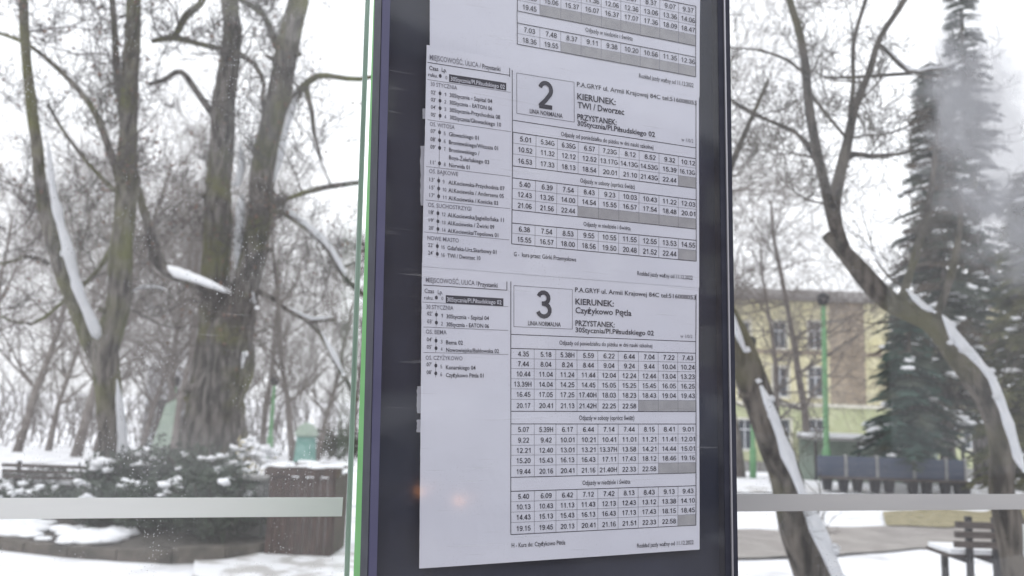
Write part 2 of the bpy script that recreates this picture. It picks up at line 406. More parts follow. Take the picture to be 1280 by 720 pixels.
def slope(yl):
    for (a, A), (c, C) in zip(CTRL, CTRL[1:]):
        if yl <= c or (c, C) == CTRL[-1]:
            t = (yl-a)/(c-a); return ((A-a)*(1-t)+(C-c)*t)/229.0
    return 0
def yinv(x, y):
    yl = y
    for _ in range(12): yl = y-(x-640)*slope(yl)
    return yl
def pt(x, yl, lift): # sheet coordinate -> 3D
    u, v = uv(x, yl+(x-640)*slope(yl)); return L3(u, v, relief(u, v)+lift)
FC = bpy.data.curves.new('font_scratch', 'FONT'); FC.resolution_u = 2
FO = bpy.data.objects.new('font_scratch', FC); COL.objects.link(FO)
_cache = {}
def glyphs(s, bold):
    if (s, bold) in _cache: return _cache[(s, bold)]
    FC.body = s; FC.offset = bold; bpy.context.view_layer.update()
    me = FO.to_mesh(); v = [(p.co.x, p.co.y) for p in me.vertices]; f = [tuple(p.vertices) for p in me.polygons]; FO.to_mesh_clear()
    x0 = min(p[0] for p in v); x1 = max(p[0] for p in v)
    v = [((x-x0)/(x1-x0), y/.69) for x, y in v]
    _cache[(s, bold)] = (v, f); return v, f
def arc(cx, cy, rx, ry, a0, a1, n=10): return [(cx+rx*math.cos(R(a0+(a1-a0)*i/n)), cy+ry*math.sin(R(a0+(a1-a0)*i/n))) for i in range(n+1)]
SG = {'0': [arc(.33, .5, .25, .44, 90, 450, 16)], '1': [[(.13, .72), (.26, .80), (.36, .97)], [(.385, 0), (.385, 1)]],
      '2': [arc(.32, .69, .23, .25, 165, -35, 10)+[(.32, .30), (.13, .12), (.08, .06)], [(.05, .06), (.59, .06)]],
      '3': [arc(.31, .735, .21, .205, 165, -90, 9)+[(.24, .53)], arc(.32, .29, .25, .235, 90, -165, 10)],
      '4': [[(.465, 0), (.465, 1)], [(.44, .95), (.24, .62), (.05, .29)], [(.03, .28), (.64, .28)]],
      '5': [[(.57, .94), (.19, .94)], [(.19, .97), (.15, .72), (.11, .50)], arc(.32, .32, .25, .265, 140, -165, 11)],
      '6': [arc(.33, .30, .24, .25, 90, 450, 14), [(.55, .83), (.46, .92), (.34, .945), (.21, .88), (.12, .72), (.085, .5), (.09, .3)]],
      '7': [[(.06, .94), (.60, .94)], [(.57, .92), (.42, .68), (.30, .36), (.25, 0)]],
      '8': [arc(.33, .735, .205, .205, 90, 450, 13), arc(.33, .28, .25, .23, 90, 450, 14)],
      '9': [arc(.32, .69, .24, .25, 90, 450, 14), [(.10, .17), (.19, .08), (.31, .055), (.44, .12), (.53, .28), (.565, .5), (.56, .7)]],
      '.': [[(.12, 0), (.12, .14)]], 'H': [[(.13, 0), (.13, 1)], [(.67, 0), (.67, 1)], [(.13, .53), (.67, .53)]],
      'G': [arc(.46, .5, .36, .44, 48, 320, 14)+[(.80, .24)], [(.48, .45), (.83, .45)], [(.80, .47), (.80, .16)]]}
SA_ = {'.': .30, 'G': .97, 'H': .88}
def stroke_glyphs(s, th=.135):
    v, f = [], []; x = 0.0
    for ch in s:
        for pl in SG[ch]:
            k = len(v); n = len(pl)
            for i, (a, b_) in enumerate(pl):
                p, q = pl[max(i-1, 0)], pl[min(i+1, n-1)]
                if pl[0] == pl[-1] or (abs(pl[0][0]-pl[-1][0])+abs(pl[0][1]-pl[-1][1]) < 1e-6):
                    p = pl[i-1] if i else pl[-2]; q = pl[i+1] if i < n-1 else pl[1]
                dx, dy = q[0]-p[0], q[1]-p[1]; l = math.hypot(dx, dy) or 1
                v += [(x+a-dy/l*th/2, b_+dx/l*th/2), (x+a+dy/l*th/2, b_-dx/l*th/2)]
            for i in range(n-1): f.append((k+2*i, k+2*i+1, k+2*i+3, k+2*i+2))
        x += SA_.get(ch, .70)
    x0 = min(p[0] for p in v); x1 = max(p[0] for p in v)
    return [((a-x0)/(x1-x0), b_) for a, b_ in v], f
def text(bm, s, x, y, w, h, bold=.012, lift=.0006, centre=False):
    """left edge x, centre line y (measured at that x), width and cap height in sheet units"""
    v, f = stroke_glyphs(s, .16 if h > 20 else .15) if all(c_ in SG for c_ in s) else glyphs(s, bold)
    if centre: x -= w/2
    yl = yinv(x, y)+h/2; n = len(bm.v)
    bm.v += [tuple(pt(x+a*w, yl-b_*h, lift+.00002*(i%3))) for i, (a, b_) in enumerate(v)]; bm.f += [tuple(n+i for i in q) for q in f]
def quadstrip(bm, x0, ya, x1, yb, th, lift=.0003, n=10, horizontal=True):
    k = len(bm.v)
    for i in range(n+1):
        t = i/n; x = x0+(x1-x0)*t; y = ya+(yb-ya)*t
        if horizontal: bm.v += [tuple(pt(x, y-th/2, lift)), tuple(pt(x, y+th/2, lift))]
        else: bm.v += [tuple(pt(x-th/2, y, lift)), tuple(pt(x+th/2, y, lift))]
    for i in range(n): bm.f.append((k+2*i, k+2*i+1, k+2*i+3, k+2*i+2))
def hline(bm, x0, y0, x1, th=.6, lift=.0003):    # y0 measured at x0
    yl = yinv(x0, y0); quadstrip(bm, x0, yl, x1, yl, th, lift)
def vline(bm, x0, ya, x1, yb, th=.7, lift=.0003): quadstrip(bm, x0, ya, x1, yb, th, lift, horizontal=False)
def patch(bm, x0, x1, ya, yb, lift=.0002, n=8):
    k = len(bm.v); m_ = 3
    for i in range(n+1):
        for j in range(m_+1): bm.v.append(tuple(pt(x0+(x1-x0)*i/n, ya+(yb-ya)*j/m_, lift)))
    for i in range(n):
        for j in range(m_): A = k+i*(m_+1)+j; bm.f.append((A, A+1, A+m_+2, A+m_+1))
COLS = [0, 29.3, 56.3, 82.6, 108.6, 134, 159.2, 184.2, 208.6, 231.1]
def cols(yl):
    xl = 646.5 if yl < 60 else 646.5-5.2*min(1, (yl-60)/30) if yl < 90 else 641.3-3.1*min(1, (yl-90)/300)
    k = (869.5-xl)/231.1; return [xl+c_*k for c_ in COLS]
def table(sh, rows, ys_, title=None):
    """rows of times; ys_: row boundaries in yl units, len(rows)+1"""
    y0, y1 = ys_[0], ys_[-1]; tid = 'times%d' % len(sh)
    for yy in ys_: 
        cc = cols(yy); quadstrip(sh['rule'] if yy in (y0, y1) else sh['thin'], cc[0], yy, cc[-1], yy, .95 if yy in (y0, y1) else .4, .0003, 12)
    for k in range(10):
        vline(sh['rule'] if k in (0, 9) else sh['thin'], cols(y0)[k], y0, cols(y1)[k], y1, .9 if k in (0, 9) else .4)
    for r_, row in enumerate(rows):
        ya, yb = ys_[r_], ys_[r_+1]; ym = (ya+yb)/2+.3; cc = cols(ym); h = min(6.3, (yb-ya)*.5)
        for k, s in enumerate(row):
            if not s: continue
            w = {4: 13.8, 5: 17.4, 6: 21.8}[len(s)]; cx = (cc[k]+cc[k+1])/2+(1.2 if len(s) < 6 else .2)
            if k: w = min(w, (cc[k+1]-cc[k])-3)*.99
            text(sh[tid], s, cx-w/2, ym+(cx-w/2-640)*slope(ym), w, h, .018)
        if len(row) < 9: patch(sh['cell%d' % len(sh)], cc[len(row)]+.3, cc[9]-.3, ya+.3, yb-.3)
class Sheet(dict):
    def __missing__(s, k): s[k] = MB(); return s[k]
def new_sheet(): return Sheet()
PARTS = {'ink': ('lettering', 0), 'faint': ('faded_lettering', 1), 'rule': ('table_rule', 0), 'thin': ('thin_rule', 1), 'cell': ('grey_cell', 2), 'box': ('black_box', 0), 'white': ('reversed_lettering', 3),
         'times': ('departure_times', 0), 'head': ('heading', 0), 'num': ('line_number', 0), 'kind': ('line_kind', 0), 'list': ('stop_list', 0), 'listf': ('stop_number', 1), 'note': ('note', 0), 'title': ('table_title', 0)}
def sheet_obj(sh, corners, label, z=0.0, seed=0):
    """corners: polygon in pixels along left and right edges [(xl,yl_px),(xr,yr_px)] top to bottom"""
    rowsn = 40; b = MB(); N = 30
    (tl, tr, br, bl) = corners
    for j in range(rowsn+1):
        t = j/rowsn
        for i in range(N+1):
            s = i/N
            ax = tl[0]+(bl[0]-tl[0])*t; ay = tl[1]+(bl[1]-tl[1])*t
            bx = tr[0]+(br[0]-tr[0])*t; by = tr[1]+(br[1]-tr[1])*t
            x = ax+(bx-ax)*s; y = ay+(by-ay)*s
            if i == 0: x += .35*noise.noise(Vector((0, j*.9, seed)))
            u, v = uv(x, y); b.v.append(tuple(L3(u, v, relief(u, v)+z)))
    for j in range(rowsn):
        for i in range(N):
            A = j*(N+1)+i; b.f.append((A, A+N+1, A+N+2, A+1))
    # a little thickness along the outline
    u, v = uv((bl[0]+br[0])/2, (bl[1]+br[1])/2)
    e = empty('timetable_sheet', tuple(L3(u, v, z)), label, 'timetable')
    o = b.build('paper', M_paper, e, smooth=True)
    for k, q in sh.items():
        if not q.v: continue
        nm, mi = PARTS[k.rstrip('0123456789')]; q.build(nm, (M_ink, M_inkg, M_cell, M_paper)[mi], e)
    return e
Z = [.0, .0005, .0008]
# --- top sheet (cut by the frame)
sh = new_sheet()
table(sh, [['6.07', '6.37', '7.07', '7.22', '7.37', '8.07', '8.37', '9.07', '9.37'],
           ['9.51', '10.36', '11.06', '11.36', '12.06', '12.36', '13.06', '13.36', '14.06'],
           ['14.36', '15.06', '15.37', '16.07', '16.37', '17.07', '17.36', '18.09', '18.47'], ['19.45']], [-37, -25, -13, -1, 12.5])
table(sh, [['7.03', '7.48', '8.37', '9.11', '9.38', '10.20', '10.56', '11.35', '12.36'], ['18.36', '19.55']], [27.5, 40.5, 54])
vline(sh['rule'], 646.2, 12, 646.4, 28); vline(sh['rule'], 869.5, 12, 869.5, 28)
text(sh['title1'], 'Odjazdy w niedziele i święta', 731.5, 37, 59, 5.4, .008); text(sh['note8'], 'Rozkład jazdy ważny od 11.12.2022', 798.5, 94.5, 68, 5.2, .008)
sheet_obj(sh, [(537.5, -60), (875, -15), (874.5, 122), (537, 90)], 'topmost timetable sheet, cut off by the picture edge and wrinkled on its blank left', Z[0]-.0004)
for k, zz in ((1, 0), (2, 1)): pass
def diamond(bm, x, y, r=2.0):
    yl = yinv(x, y); n = len(bm.v)
    bm.v += [tuple(pt(x+r*math.cos(a)*.95, yl+r*1.25*math.sin(a), .0004)) for a in [math.pi/4*i for i in range(8)]]; bm.f.append(tuple(range(n, n+8))[::-1])
def stops(sh, xl, xn, xt, items, vl=True):
    kl, kn = 'list%d' % len(sh), 'listf%d' % len(sh)
    """items: (y at diamond, minutes, number, name, width)"""
    ya = items[0][0]; yb = items[-1][0]; xd = xl
    n = len(sh['ink'].v)
    vline(sh['thin'], xd, yinv(xd, ya-5), xd-.4, yinv(xd-.4, yb+5), .5)
    for (y, mi, nu, nm, w) in items:
        if mi: diamond(sh[kl], xd, y); text(sh[kl], mi, xd-11.5, y-1.6, 6.3, 4.6, .004); text(sh[kn], nu, xn, y+1.2, 2.3*len(nu), 4.3, 0)
        text(sh[kl], nm, xt, y+2, w, 4.9, .010)
# --- middle sheet: line 2
def base_lift(k):
    global relief
sh = new_sheet()
text(sh['faint1'], 'MIEJSCOWOŚĆ, ULICA / ', 536.7, 71.8, 64, 5.6, .003); text(sh['ink2'], 'Przystanki', 602.5, 83, 22.5, 5.4, .008)
hline(sh['rule'], 534, 78.3, 636.8, .9); vline(sh['rule'], 636.7, yinv(636.7, 85.5), 636.7, yinv(636.7, 96.5), .9)
text(sh['ink3'], 'Czas', 536, 85, 11.5, 5); text(sh['ink4'], 'Lp.', 551.7, 87.5, 6.3, 5); text(sh['ink5'], 'ruku.', 535, 93.3, 11.5, 4.6)
diamond(sh['ink'], 550, 95.3); text(sh['faint6'], '0', 556.3, 97.3, 2.4, 4, 0)
yl_ = yinv(561, 92.9); patch(sh['box'], 561, 632.5, yl_, yl_+9.6, .0002); text(sh['white'], '30Stycznia/Pl.Piłsudskiego 02', 563, 98.6, 67.5, 5.2, .004, .0004)
hline(sh['thin'], 534, 99.7, 638, .5); text(sh['faint7'], '30 STYCZNIA', 538, 105, 33, 5.0, .002)
stops(sh, 549.7, 555, 561.7, [(117, "02'", '1', '30Stycznia - Szpital 04', 53), (126.2, "03'", '2', '30Stycznia - EATON 06', 53), (135.5, "04'", '3', '30Stycznia-Przychodnia 08', 63), (145, "05'", '4', '30Stycznia/Głowackiego 10', 64)])
hline(sh['thin'], 534, 150, 638, .5); text(sh['faint8'], 'OS. WITOSA', 536.7, 155.2, 31, 5, .002)
stops(sh, 549, 554.3, 560.8, [(165.8, "07'", '5', 'Głowackiego 01', 37), (175.8, "08'", '6', 'Broniewskiego/Witosza 01', 61), (185.3, "09'", '7', 'Broniewskiego /', 38), (195, '', '', 'Boya-Żeleńskiego 03', 50), (204.5, "11'", '8', 'Norwida 01', 26)])
hline(sh['thin'], 532.5, 208.3, 637.5, .5); text(sh['faint9'], 'OS. BAJKOWE', 536, 213.8, 36, 5, .002)
stops(sh, 548, 553, 560.2, [(226, "13'", '9', 'Al.Kociewska-Przychodnia 07', 70), (235.8, "15'", '10', 'Al.Kociewska / Andersena 05', 69), (245.5, "17'", '11', 'Al.Kociewska / Konicka 03', 62)])
hline(sh['thin'], 531.7, 250, 637.5, .5); text(sh['faint10'], 'OS. SUCHOSTRZYGI', 534.7, 255.8, 54, 5, .002)
stops(sh, 547.2, 552, 559.3, [(266.7, "18'", '12', 'Al.Kociewska/Jagiellońska 11', 70), (276.7, "19'", '13', 'Al.Kociewska / Żwirki 09', 58), (286.3, "20'", '14', 'Al.Kociewska/Topolowa 01', 63)])
hline(sh['thin'], 530, 290, 636, .5); text(sh['faint11'], 'NOWE MIASTO', 534, 297.2, 39, 5, .002)
stops(sh, 546.4, 551, 559, [(307.8, "22'", '15', 'Gdańska-Urz.Skarbowy 01', 61), (317.5, "24'", '16', 'TWI / Dworzec 10', 41)])
def header(sh, xb, yb0, yb1, xb2, big, bx, by, bw, bh, ln, hx, lines, ytop, ybot):
    y0, y1 = yinv(xb, yb0), yinv(xb, yb1)
    for yy in (y0, y1): quadstrip(sh['thin'], xb, yy, xb2, yy, .6)
    vline(sh['thin'], xb, y0, xb, y1, .6); vline(sh['thin'], xb2, y0, xb2, y1, .6)
    text(sh['num'], big, bx, by, bw, bh, .030)
    text(sh['kind'], 'LINIA NORMALNA', ln[0], ln[1], 41, 5.4, .012)
    for (s, x, y, w, h, bo) in lines: text(sh['head'], s, x, y, w, h, bo*.75)
    for xx in (cols(ybot)[0], cols(ybot)[-1]): vline(sh['rule'], xx, ytop, xx, ybot, .9)
header(sh, 645.5, 91.5, 142, 717.3, '2', 672.5, 117.5, 18.5, 34, (661.7, 139), 721,
       [('P.A.GRYF ul. Armii Krajowej 84C tel:516008053', 720.8, 105.3, 149.5, 6.0, .014), ('KIERUNEK:', 721, 120.5, 48, 7.6, .026), ('TWI / Dworzec', 721.5, 131.3, 58, 7.6, .022),
        ('PRZYSTANEK:', 721, 146, 49, 7.0, .024), ('30Stycznia/Pl.Piłsudskiego 02', 721, 154, 97, 6.3, .022)], 88, 222.5)
text(sh['faint12'], 'w 1/0/2', 851, 174.5, 15, 4.6, 0)
def midrules(sh, ys_):
    for yy in ys_: cc = cols(yy); quadstrip(sh['rule'], cc[0], yy, cc[-1], yy, .9)
midrules(sh, [150.5])
table(sh, [['5.01', '5.34G', '6.35G', '6.57', '7.23G', '8.12', '8.52', '9.32', '10.12'], ['10.52', '11.32', '12.12', '12.52', '13.17G', '14.13G', '14.53G', '15.39', '16.13G'],
           ['16.53', '17.33', '18.13', '18.54', '20.01', '21.10', '21.43G', '22.44']], [165.5, 179, 192.5, 207.5])
table(sh, [['5.40', '6.39', '7.54', '8.43', '9.23', '10.03', '10.43', '11.22', '12.03'], ['12.43', '13.26', '14.00', '14.54', '15.55', '16.57', '17.54', '18.48', '20.01'], ['21.06', '21.56', '22.44']], [222.5, 235.5, 248.5, 262.5])
table(sh, [['6.38', '7.54', '8.53', '9.55', '10.55', '11.55', '12.55', '13.53', '14.55'], ['15.55', '16.57', '18.00', '18.56', '19.50', '20.48', '21.52', '22.44']], [279, 291.5, 305])
for yy in ((207.5, 222.5), (262.5, 279)):
    for k in (0, 9): vline(sh['rule'], cols(yy[0])[k], yy[0], cols(yy[1])[k], yy[1], .9)
text(sh['title2'], 'Odjazdy od poniedziałku do piątku w dni nauki szkolnej', 700.8, 167.5, 115, 5.6, .006); text(sh['title3'], 'Odjazdy w soboty (oprócz świąt)', 724.7, 225.6, 68, 5.6, .006)
text(sh['title4'], 'Odjazdy w niedziele i święta', 729, 279.8, 58.5, 5.6, .006); text(sh['note9'], 'G -  kurs przez: Górki Przemysłowe', 641.8, 317.5, 78, 5.4, .008)
text(sh['note10'], 'Rozkład jazdy ważny od 11.12.2022', 795.8, 341.5, 69, 5.6, .008)
for q in sh.values(): q.v = [tuple(Vector(p)+dn*.0005) for p in q.v]
sheet_obj(sh, [(533, 56.5), (873.3, 119.3), (873.3, 360), (527.5, 333)], 'middle timetable sheet headed by the big number 2', Z[1], 3)
# --- bottom sheet: line 3
sh = new_sheet()
text(sh['faint13'], 'MIEJSCOWOŚĆ, ULICA / ', 532, 349.8, 64, 5.6, .003); text(sh['ink14'], 'Przystanki', 597, 355, 24.5, 5.6, .008)
hline(sh['rule'], 529, 356.3, 633.4, .9); vline(sh['rule'], 633.3, yinv(633.3, 352), 633.3, yinv(633.3, 362.8), .9)
text(sh['faint15'], 'Czas', 530.3, 363.3, 12, 5); text(sh['faint16'], 'Lp.', 547, 365, 6.3, 5); text(sh['ink17'], 'ruku.', 530, 371.8, 11.5, 4.6, 0)
diamond(sh['ink'], 545.3, 372); text(sh['faint18'], '0', 551.5, 373, 2.4, 4, 0)
yl_ = yinv(557, 368.9); patch(sh['box'], 557, 629, yl_, yl_+9.6, .0002); text(sh['white'], '30Stycznia/Pl.Piłsudskiego 02', 558.5, 374.2, 68, 5.2, .004, .0004)
hline(sh['thin'], 527.5, 377.5, 635, .5); text(sh['faint19'], '30 STYCZNIA', 532.5, 383.3, 34, 5, .002)
stops(sh, 545.3, 551, 557.8, [(393.3, "02'", '1', '30Stycznia - Szpital 04', 53), (403.3, "03'", '2', '30Stycznia - EATON 06', 53)])
hline(sh['thin'], 529, 408.7, 635, .5); text(sh['faint20'], 'OS. BEMA', 532, 414.4, 26, 5, .002)
stops(sh, 544.8, 550.5, 557.3, [(425.8, "04'", '3', 'Bema 02', 21), (435.2, "05'", '4', 'Nowowiejska/Bałdowska 02', 66)])
hline(sh['thin'], 529, 440.5, 635, .5); text(sh['faint21'], 'OS. CZYŻYKOWO', 531.7, 447, 46, 5, .002)
stops(sh, 544.5, 550, 557, [(457, "07'", '5', 'Konarskiego 04', 37), (466.7, "08'", '6', 'Czyżykowo Pętla 01', 47)])
header(sh, 642, 357, 408.3, 715.2, '3', 670, 380, 19.3, 34.5, (659.7, 403.8), 719,
       [('P.A.GRYF ul. Armii Krajowej 84C tel:516008053', 718.7, 362, 150.5, 6.0, .014), ('KIERUNEK:', 719, 376.8, 48, 7.6, .026), ('Czyżykowo Pętla', 719, 387.6, 70, 7.6, .022),
        ('PRZYSTANEK:', 719, 403.7, 49, 7.0, .024), ('30Stycznia/Pl.Piłsudskiego 02', 719, 412.2, 98, 6.3, .022)], 352, 435.5)
text(sh['faint22'], 'w 1/0/2', 850, 420, 15, 4.6, 0)
midrules(sh, [418])
table(sh, [['4.35', '5.18', '5.38H', '5.59', '6.22', '6.44', '7.04', '7.22', '7.43'], ['7.44', '8.04', '8.24', '8.44', '9.04', '9.24', '9.44', '10.04', '10.24'],
           ['10.44', '11.04', '11.24', '11.44', '12.04', '12.24', '12.44', '13.04', '13.23'], ['13.39H', '14.04', '14.25', '14.45', '15.05', '15.25', '15.45', '16.05', '16.25'],
           ['16.45', '17.05', '17.25', '17.40H', '18.03', '18.23', '18.43', '19.04', '19.43'], ['20.17', '20.41', '21.13', '21.42H', '22.25', '22.58']], [435.5, 448, 460.5, 473.3, 486, 499, 514])
table(sh, [['5.07', '5.39H', '6.17', '6.44', '7.14', '7.44', '8.15', '8.41', '9.01'], ['9.22', '9.42', '10.01', '10.21', '10.41', '11.01', '11.21', '11.41', '12.01'],
           ['12.21', '12.40', '13.01', '13.21', '13.37H', '13.58', '14.21', '14.44', '15.01'], ['15.20', '15.43', '16.13', '16.43', '17.11', '17.43', '18.12', '18.46', '19.16'],
           ['19.44', '20.16', '20.41', '21.16', '21.40H', '22.33', '22.58']], [529.8, 543.2, 556.5, 569, 582, 596.5])
table(sh, [['5.40', '6.09', '6.42', '7.12', '7.42', '8.13', '8.43', '9.13', '9.43'], ['10.13', '10.43', '11.13', '11.43', '12.13', '12.43', '13.12', '13.38', '14.10'],
           ['14.43', '15.13', '15.43', '16.13', '16.43', '17.13', '17.43', '18.15', '18.45'], ['19.15', '19.45', '20.13', '20.41', '21.16', '21.51', '22.33', '22.58']], [614, 627, 640, 653, 668])
for yy in ((514, 529.8), (596.5, 614)):
    for k in (0, 9): vline(sh['rule'], cols(yy[0])[k], yy[0], cols(yy[1])[k], yy[1], .9)
text(sh['title5'], 'Odjazdy od poniedziałku do piątku w dni nauki szkolnej', 699, 428.2, 116, 5.6, .006); text(sh['title6'], 'Odjazdy w soboty (oprócz świąt)', 723.3, 522, 69, 5.8, .006)
text(sh['title7'], 'Odjazdy w niedziele i święta', 727.7, 603.3, 60, 5.8, .006); text(sh['note11'], 'H - Kurs do: Czyżykowo Pętla', 639.2, 681.5, 67, 5.6, .008)
text(sh['note12'], 'Rozkład jazdy ważny od 11.12.2022', 796, 682, 70.5, 5.8, .008)
for q in sh.values(): q.v = [tuple(Vector(p)+dn*.0000) for p in q.v]
sheet_obj(sh, [(527.3, 328), (873, 354), (874.3, 686.8), (523.8, 710.5)], 'bottom timetable sheet headed by the big number 3', Z[0], 5)
# torn paper remnants left of the sheets
for (x, y, w, h, lab) in ((529, 218, 5, 75, 'long torn strip of old paper left of the middle sheet'), (531, 140, 2.6, 13, 'tiny torn paper scrap beside the stop list of the middle sheet, high up'),
                          (524.5, 500, 5, 34, 'torn paper scrap stuck left of the bottom sheet'), (524.5, 533, 5, 16, 'small square paper remnant at left edge of the bottom sheet, lowest scrap')):
    b = MB(); n = 12
    for i in range(n+1):
        yy = y-h/2+h*i/n; a = x-w/2*(.6+.7*noise.noise(Vector((i*.8, x, y)))); u, v = uv(a, yy); b.v.append(tuple(L3(u, v, -.0085)))
        u, v = uv(x+w/2+2, yy); b.v.append(tuple(L3(u, v, -.0085)))
    for i in range(n): b.f.append((2*i, 2*i+2, 2*i+3, 2*i+1))
    b.build('paper_scrap', M_paper, label=lab, cat='paper scrap')
bpy.data.objects.remove(FO); bpy.data.curves.remove(FC)

# ================================================================== TREES
def spline(pts, step=.25):
    """pts: list of (Vector, radius) -> smooth resampled"""
    out_p, out_r = [], []
    n = len(pts)
    for i in range(n-1):
        p0 = pts[max(i-1, 0)]; p1 = pts[i]; p2 = pts[i+1]; p3 = pts[min(i+2, n-1)]
        k = max(2, int((p2[0]-p1[0]).length/step))
        for j in range(k):
            t = j/k; t2 = t*t; t3 = t2*t
            q = (p1[0]*2 + (p2[0]-p0[0])*t + (p0[0]*2-p1[0]*5+p2[0]*4-p3[0])*t2 + (p1[0]*3-p0[0]-p2[0]*3+p3[0])*t3)*.5
            out_p.append(q); out_r.append(p1[1]*(1-t)+p2[1]*t)
    out_p.append(pts[-1][0]); out_r.append(pts[-1][1]); return out_p, out_r
def grow(bm, p, d, ln, r, lvl, up=.15, rng=random, gnarl=.35, tips=None, n=3, floor=.0):
    seg = 5 if lvl > 0 else 4; pts = [p.copy()]; rad = [r]; q = p.copy(); dd = d.copy()
    for i in range(seg):
        dd = (dd + Vector((rng.uniform(-1, 1), rng.uniform(-1, 1), rng.uniform(-1, 1)))*gnarl + Vector((0, 0, up*.5))).normalized()
        q = q + dd*(ln/seg); pts.append(q.copy()); rad.append(max(r*(1-.75*(i+1)/seg), floor))
    bm.tube(pts, rad, n if r < .02 else 5, cap=False)
    if tips is not None and lvl == 0: tips.append(q)
    if lvl > 0:
        k = rng.randint(4, 6)
        for i in range(k):
            j = rng.randint(1, seg); base = pts[j]
            ax = Vector((rng.uniform(-1, 1), rng.uniform(-1, 1), rng.uniform(-.6, 1))).normalized()
            nd = (dd*.6 + ax*.9).normalized()
            grow(bm, base, nd, ln*rng.uniform(.45, .7), rad[j]*.62, lvl-1, up, rng, gnarl, tips, n, floor)
def limb(px, D0):
    """(x, y, width px[, depth offset]) -> world polyline"""
    res = []
    for q in px:
        D = D0+(q[3] if len(q) > 3 else 0); res.append((at(q[0], q[1], D), q[2]/2*D/F))
    return res
def tree_from(limbs, snows, D0, name, label, bark, twig, seed, tw=(1.0, 2), dens=1.0, leaves=0, basez=None):
    rng = random.Random(seed)
    base = at(limbs[0][0][0], limbs[0][0][1], D0); base.z = basez if basez is not None else base.z
    e = empty(name, tuple(base), label, 'tree')
    tb = MB(); cb = MB(); tips = []; wood = []
    for li, l in enumerate(limbs):
        w = limb(l, D0)
        if li == 0:   # run the trunk into the ground
            w = [(Vector((w[0][0].x, w[0][0].y, (basez if basez is not None else 0)-.3)), w[0][1]*1.25)]+w
        big = w[len(w)//3][1] > .05 or (D0 < 9 and w[0][1] > .03)
        P_, R_ = spline(w, .09 if big else .2)
        for i in range(1, len(P_)):
            k = .25*R_[i]; P_[i] = P_[i]+Vector((noise.noise(P_[i]*1.5), noise.noise(P_[i]*1.5+Vector((9, 0, 0))), 0))*k
        mb = MB(); mb.tube(P_, R_, 22 if big else 7, jit=0 if big else .12, bark=.13 if big else 0)
        if big:
            for _ in range(3+int(len(P_)*.05)):
                i = rng.randrange(4, len(P_)-2); a = Vector((rng.uniform(-1, 1), -rng.random(), rng.uniform(-.1, .5))).normalized(); r_ = R_[i]
                mb.tube([P_[i]+a*r_*.6, P_[i]+a*r_*1.15, P_[i]+a*(r_*1.2+r_*rng.uniform(.1, .6))], [r_*.34, r_*.24, r_*.17], 8, jit=.3)
        (mb.build('trunk' if li == 0 else 'limb', bark, e, smooth=True))
        L_ = 0
        for i in range(2, len(P_)-1):
            if P_[i].z > 40: continue
            k = dens*(.55 if R_[i] > .1 else 1.1)*(P_[i]-P_[i-1]).length*2.2
            if P_[i].z < 2.2: k *= .25
            while rng.random() < k:
                k -= 1
                a = Vector((rng.uniform(-1, 1), rng.uniform(-1, 1)*.8, rng.uniform(-.3, 1))).normalized()
                grow(cb, P_[i], a, tw[0]*rng.uniform(.5, 1.3), min(R_[i]*.4, .017*min(1, tw[0])), tw[1], .12, rng, .38, tips, 3, .0046 if D0 > 9 else .0021)
    cb.build('crown', twig, e)
    if leaves:
        lb = MB(); 
        for _ in range(leaves):
            t = rng.choice(tips)+Vector((rng.gauss(0, .12), rng.gauss(0, .12), rng.gauss(0, .12)))
            a = Vector((rng.gauss(0, 1), rng.gauss(0, 1), rng.gauss(0, 1))).normalized()*.035; c_ = a.orthogonal().normalized()*.022
            lb.poly([t-a, t+c_, t+a, t-c_])
        lb.build('withered_leaves', M_deadleaf, e, kind='stuff')
    for s in snows:
        P_, R_ = spline(limb(s, D0-(.18 if D0 > 9 else .04)), .12); mb = MB()
        P_ = [p+Vector((0, -.02, 0)) for p in P_]; R_ = [r*1.05*max(.45, 1+.40*noise.noise(p*3.1)+.35*noise.noise(p*9.0)) for p, r in zip(P_, R_)]
        seg = []
        for i, (p, r) in enumerate(zip(P_, R_)):
            hole = noise.noise(p*2.7+Vector((3, 1, 8))) < -.75
            if not hole: seg.append((p, r))
            if (hole or i == len(P_)-1) and len(seg) > 2:
                rr_ = [q[1] for q in seg]; rr_[0] *= .25; rr_[1] *= .75; rr_[-1] *= .25; rr_[-2] *= .75
                mb.tube([q[0] for q in seg], rr_, 12, jit=.3, bark=.16); seg = []
            elif hole: seg = []
        if not mb.v: mb.tube(P_, R_, 8, jit=.3)
        for p, r in zip(P_, R_):
            if rng.random() < .35: mb.blob(p+Vector((rng.gauss(0, r*.5), 0, rng.gauss(0, r*.5))), r*rng.uniform(.5, 1.0), (1, 1, .8), rng.random()*9, 7, 5, .6); mb.build('snow', M_snow, e, smooth=True, kind='stuff')
    return e
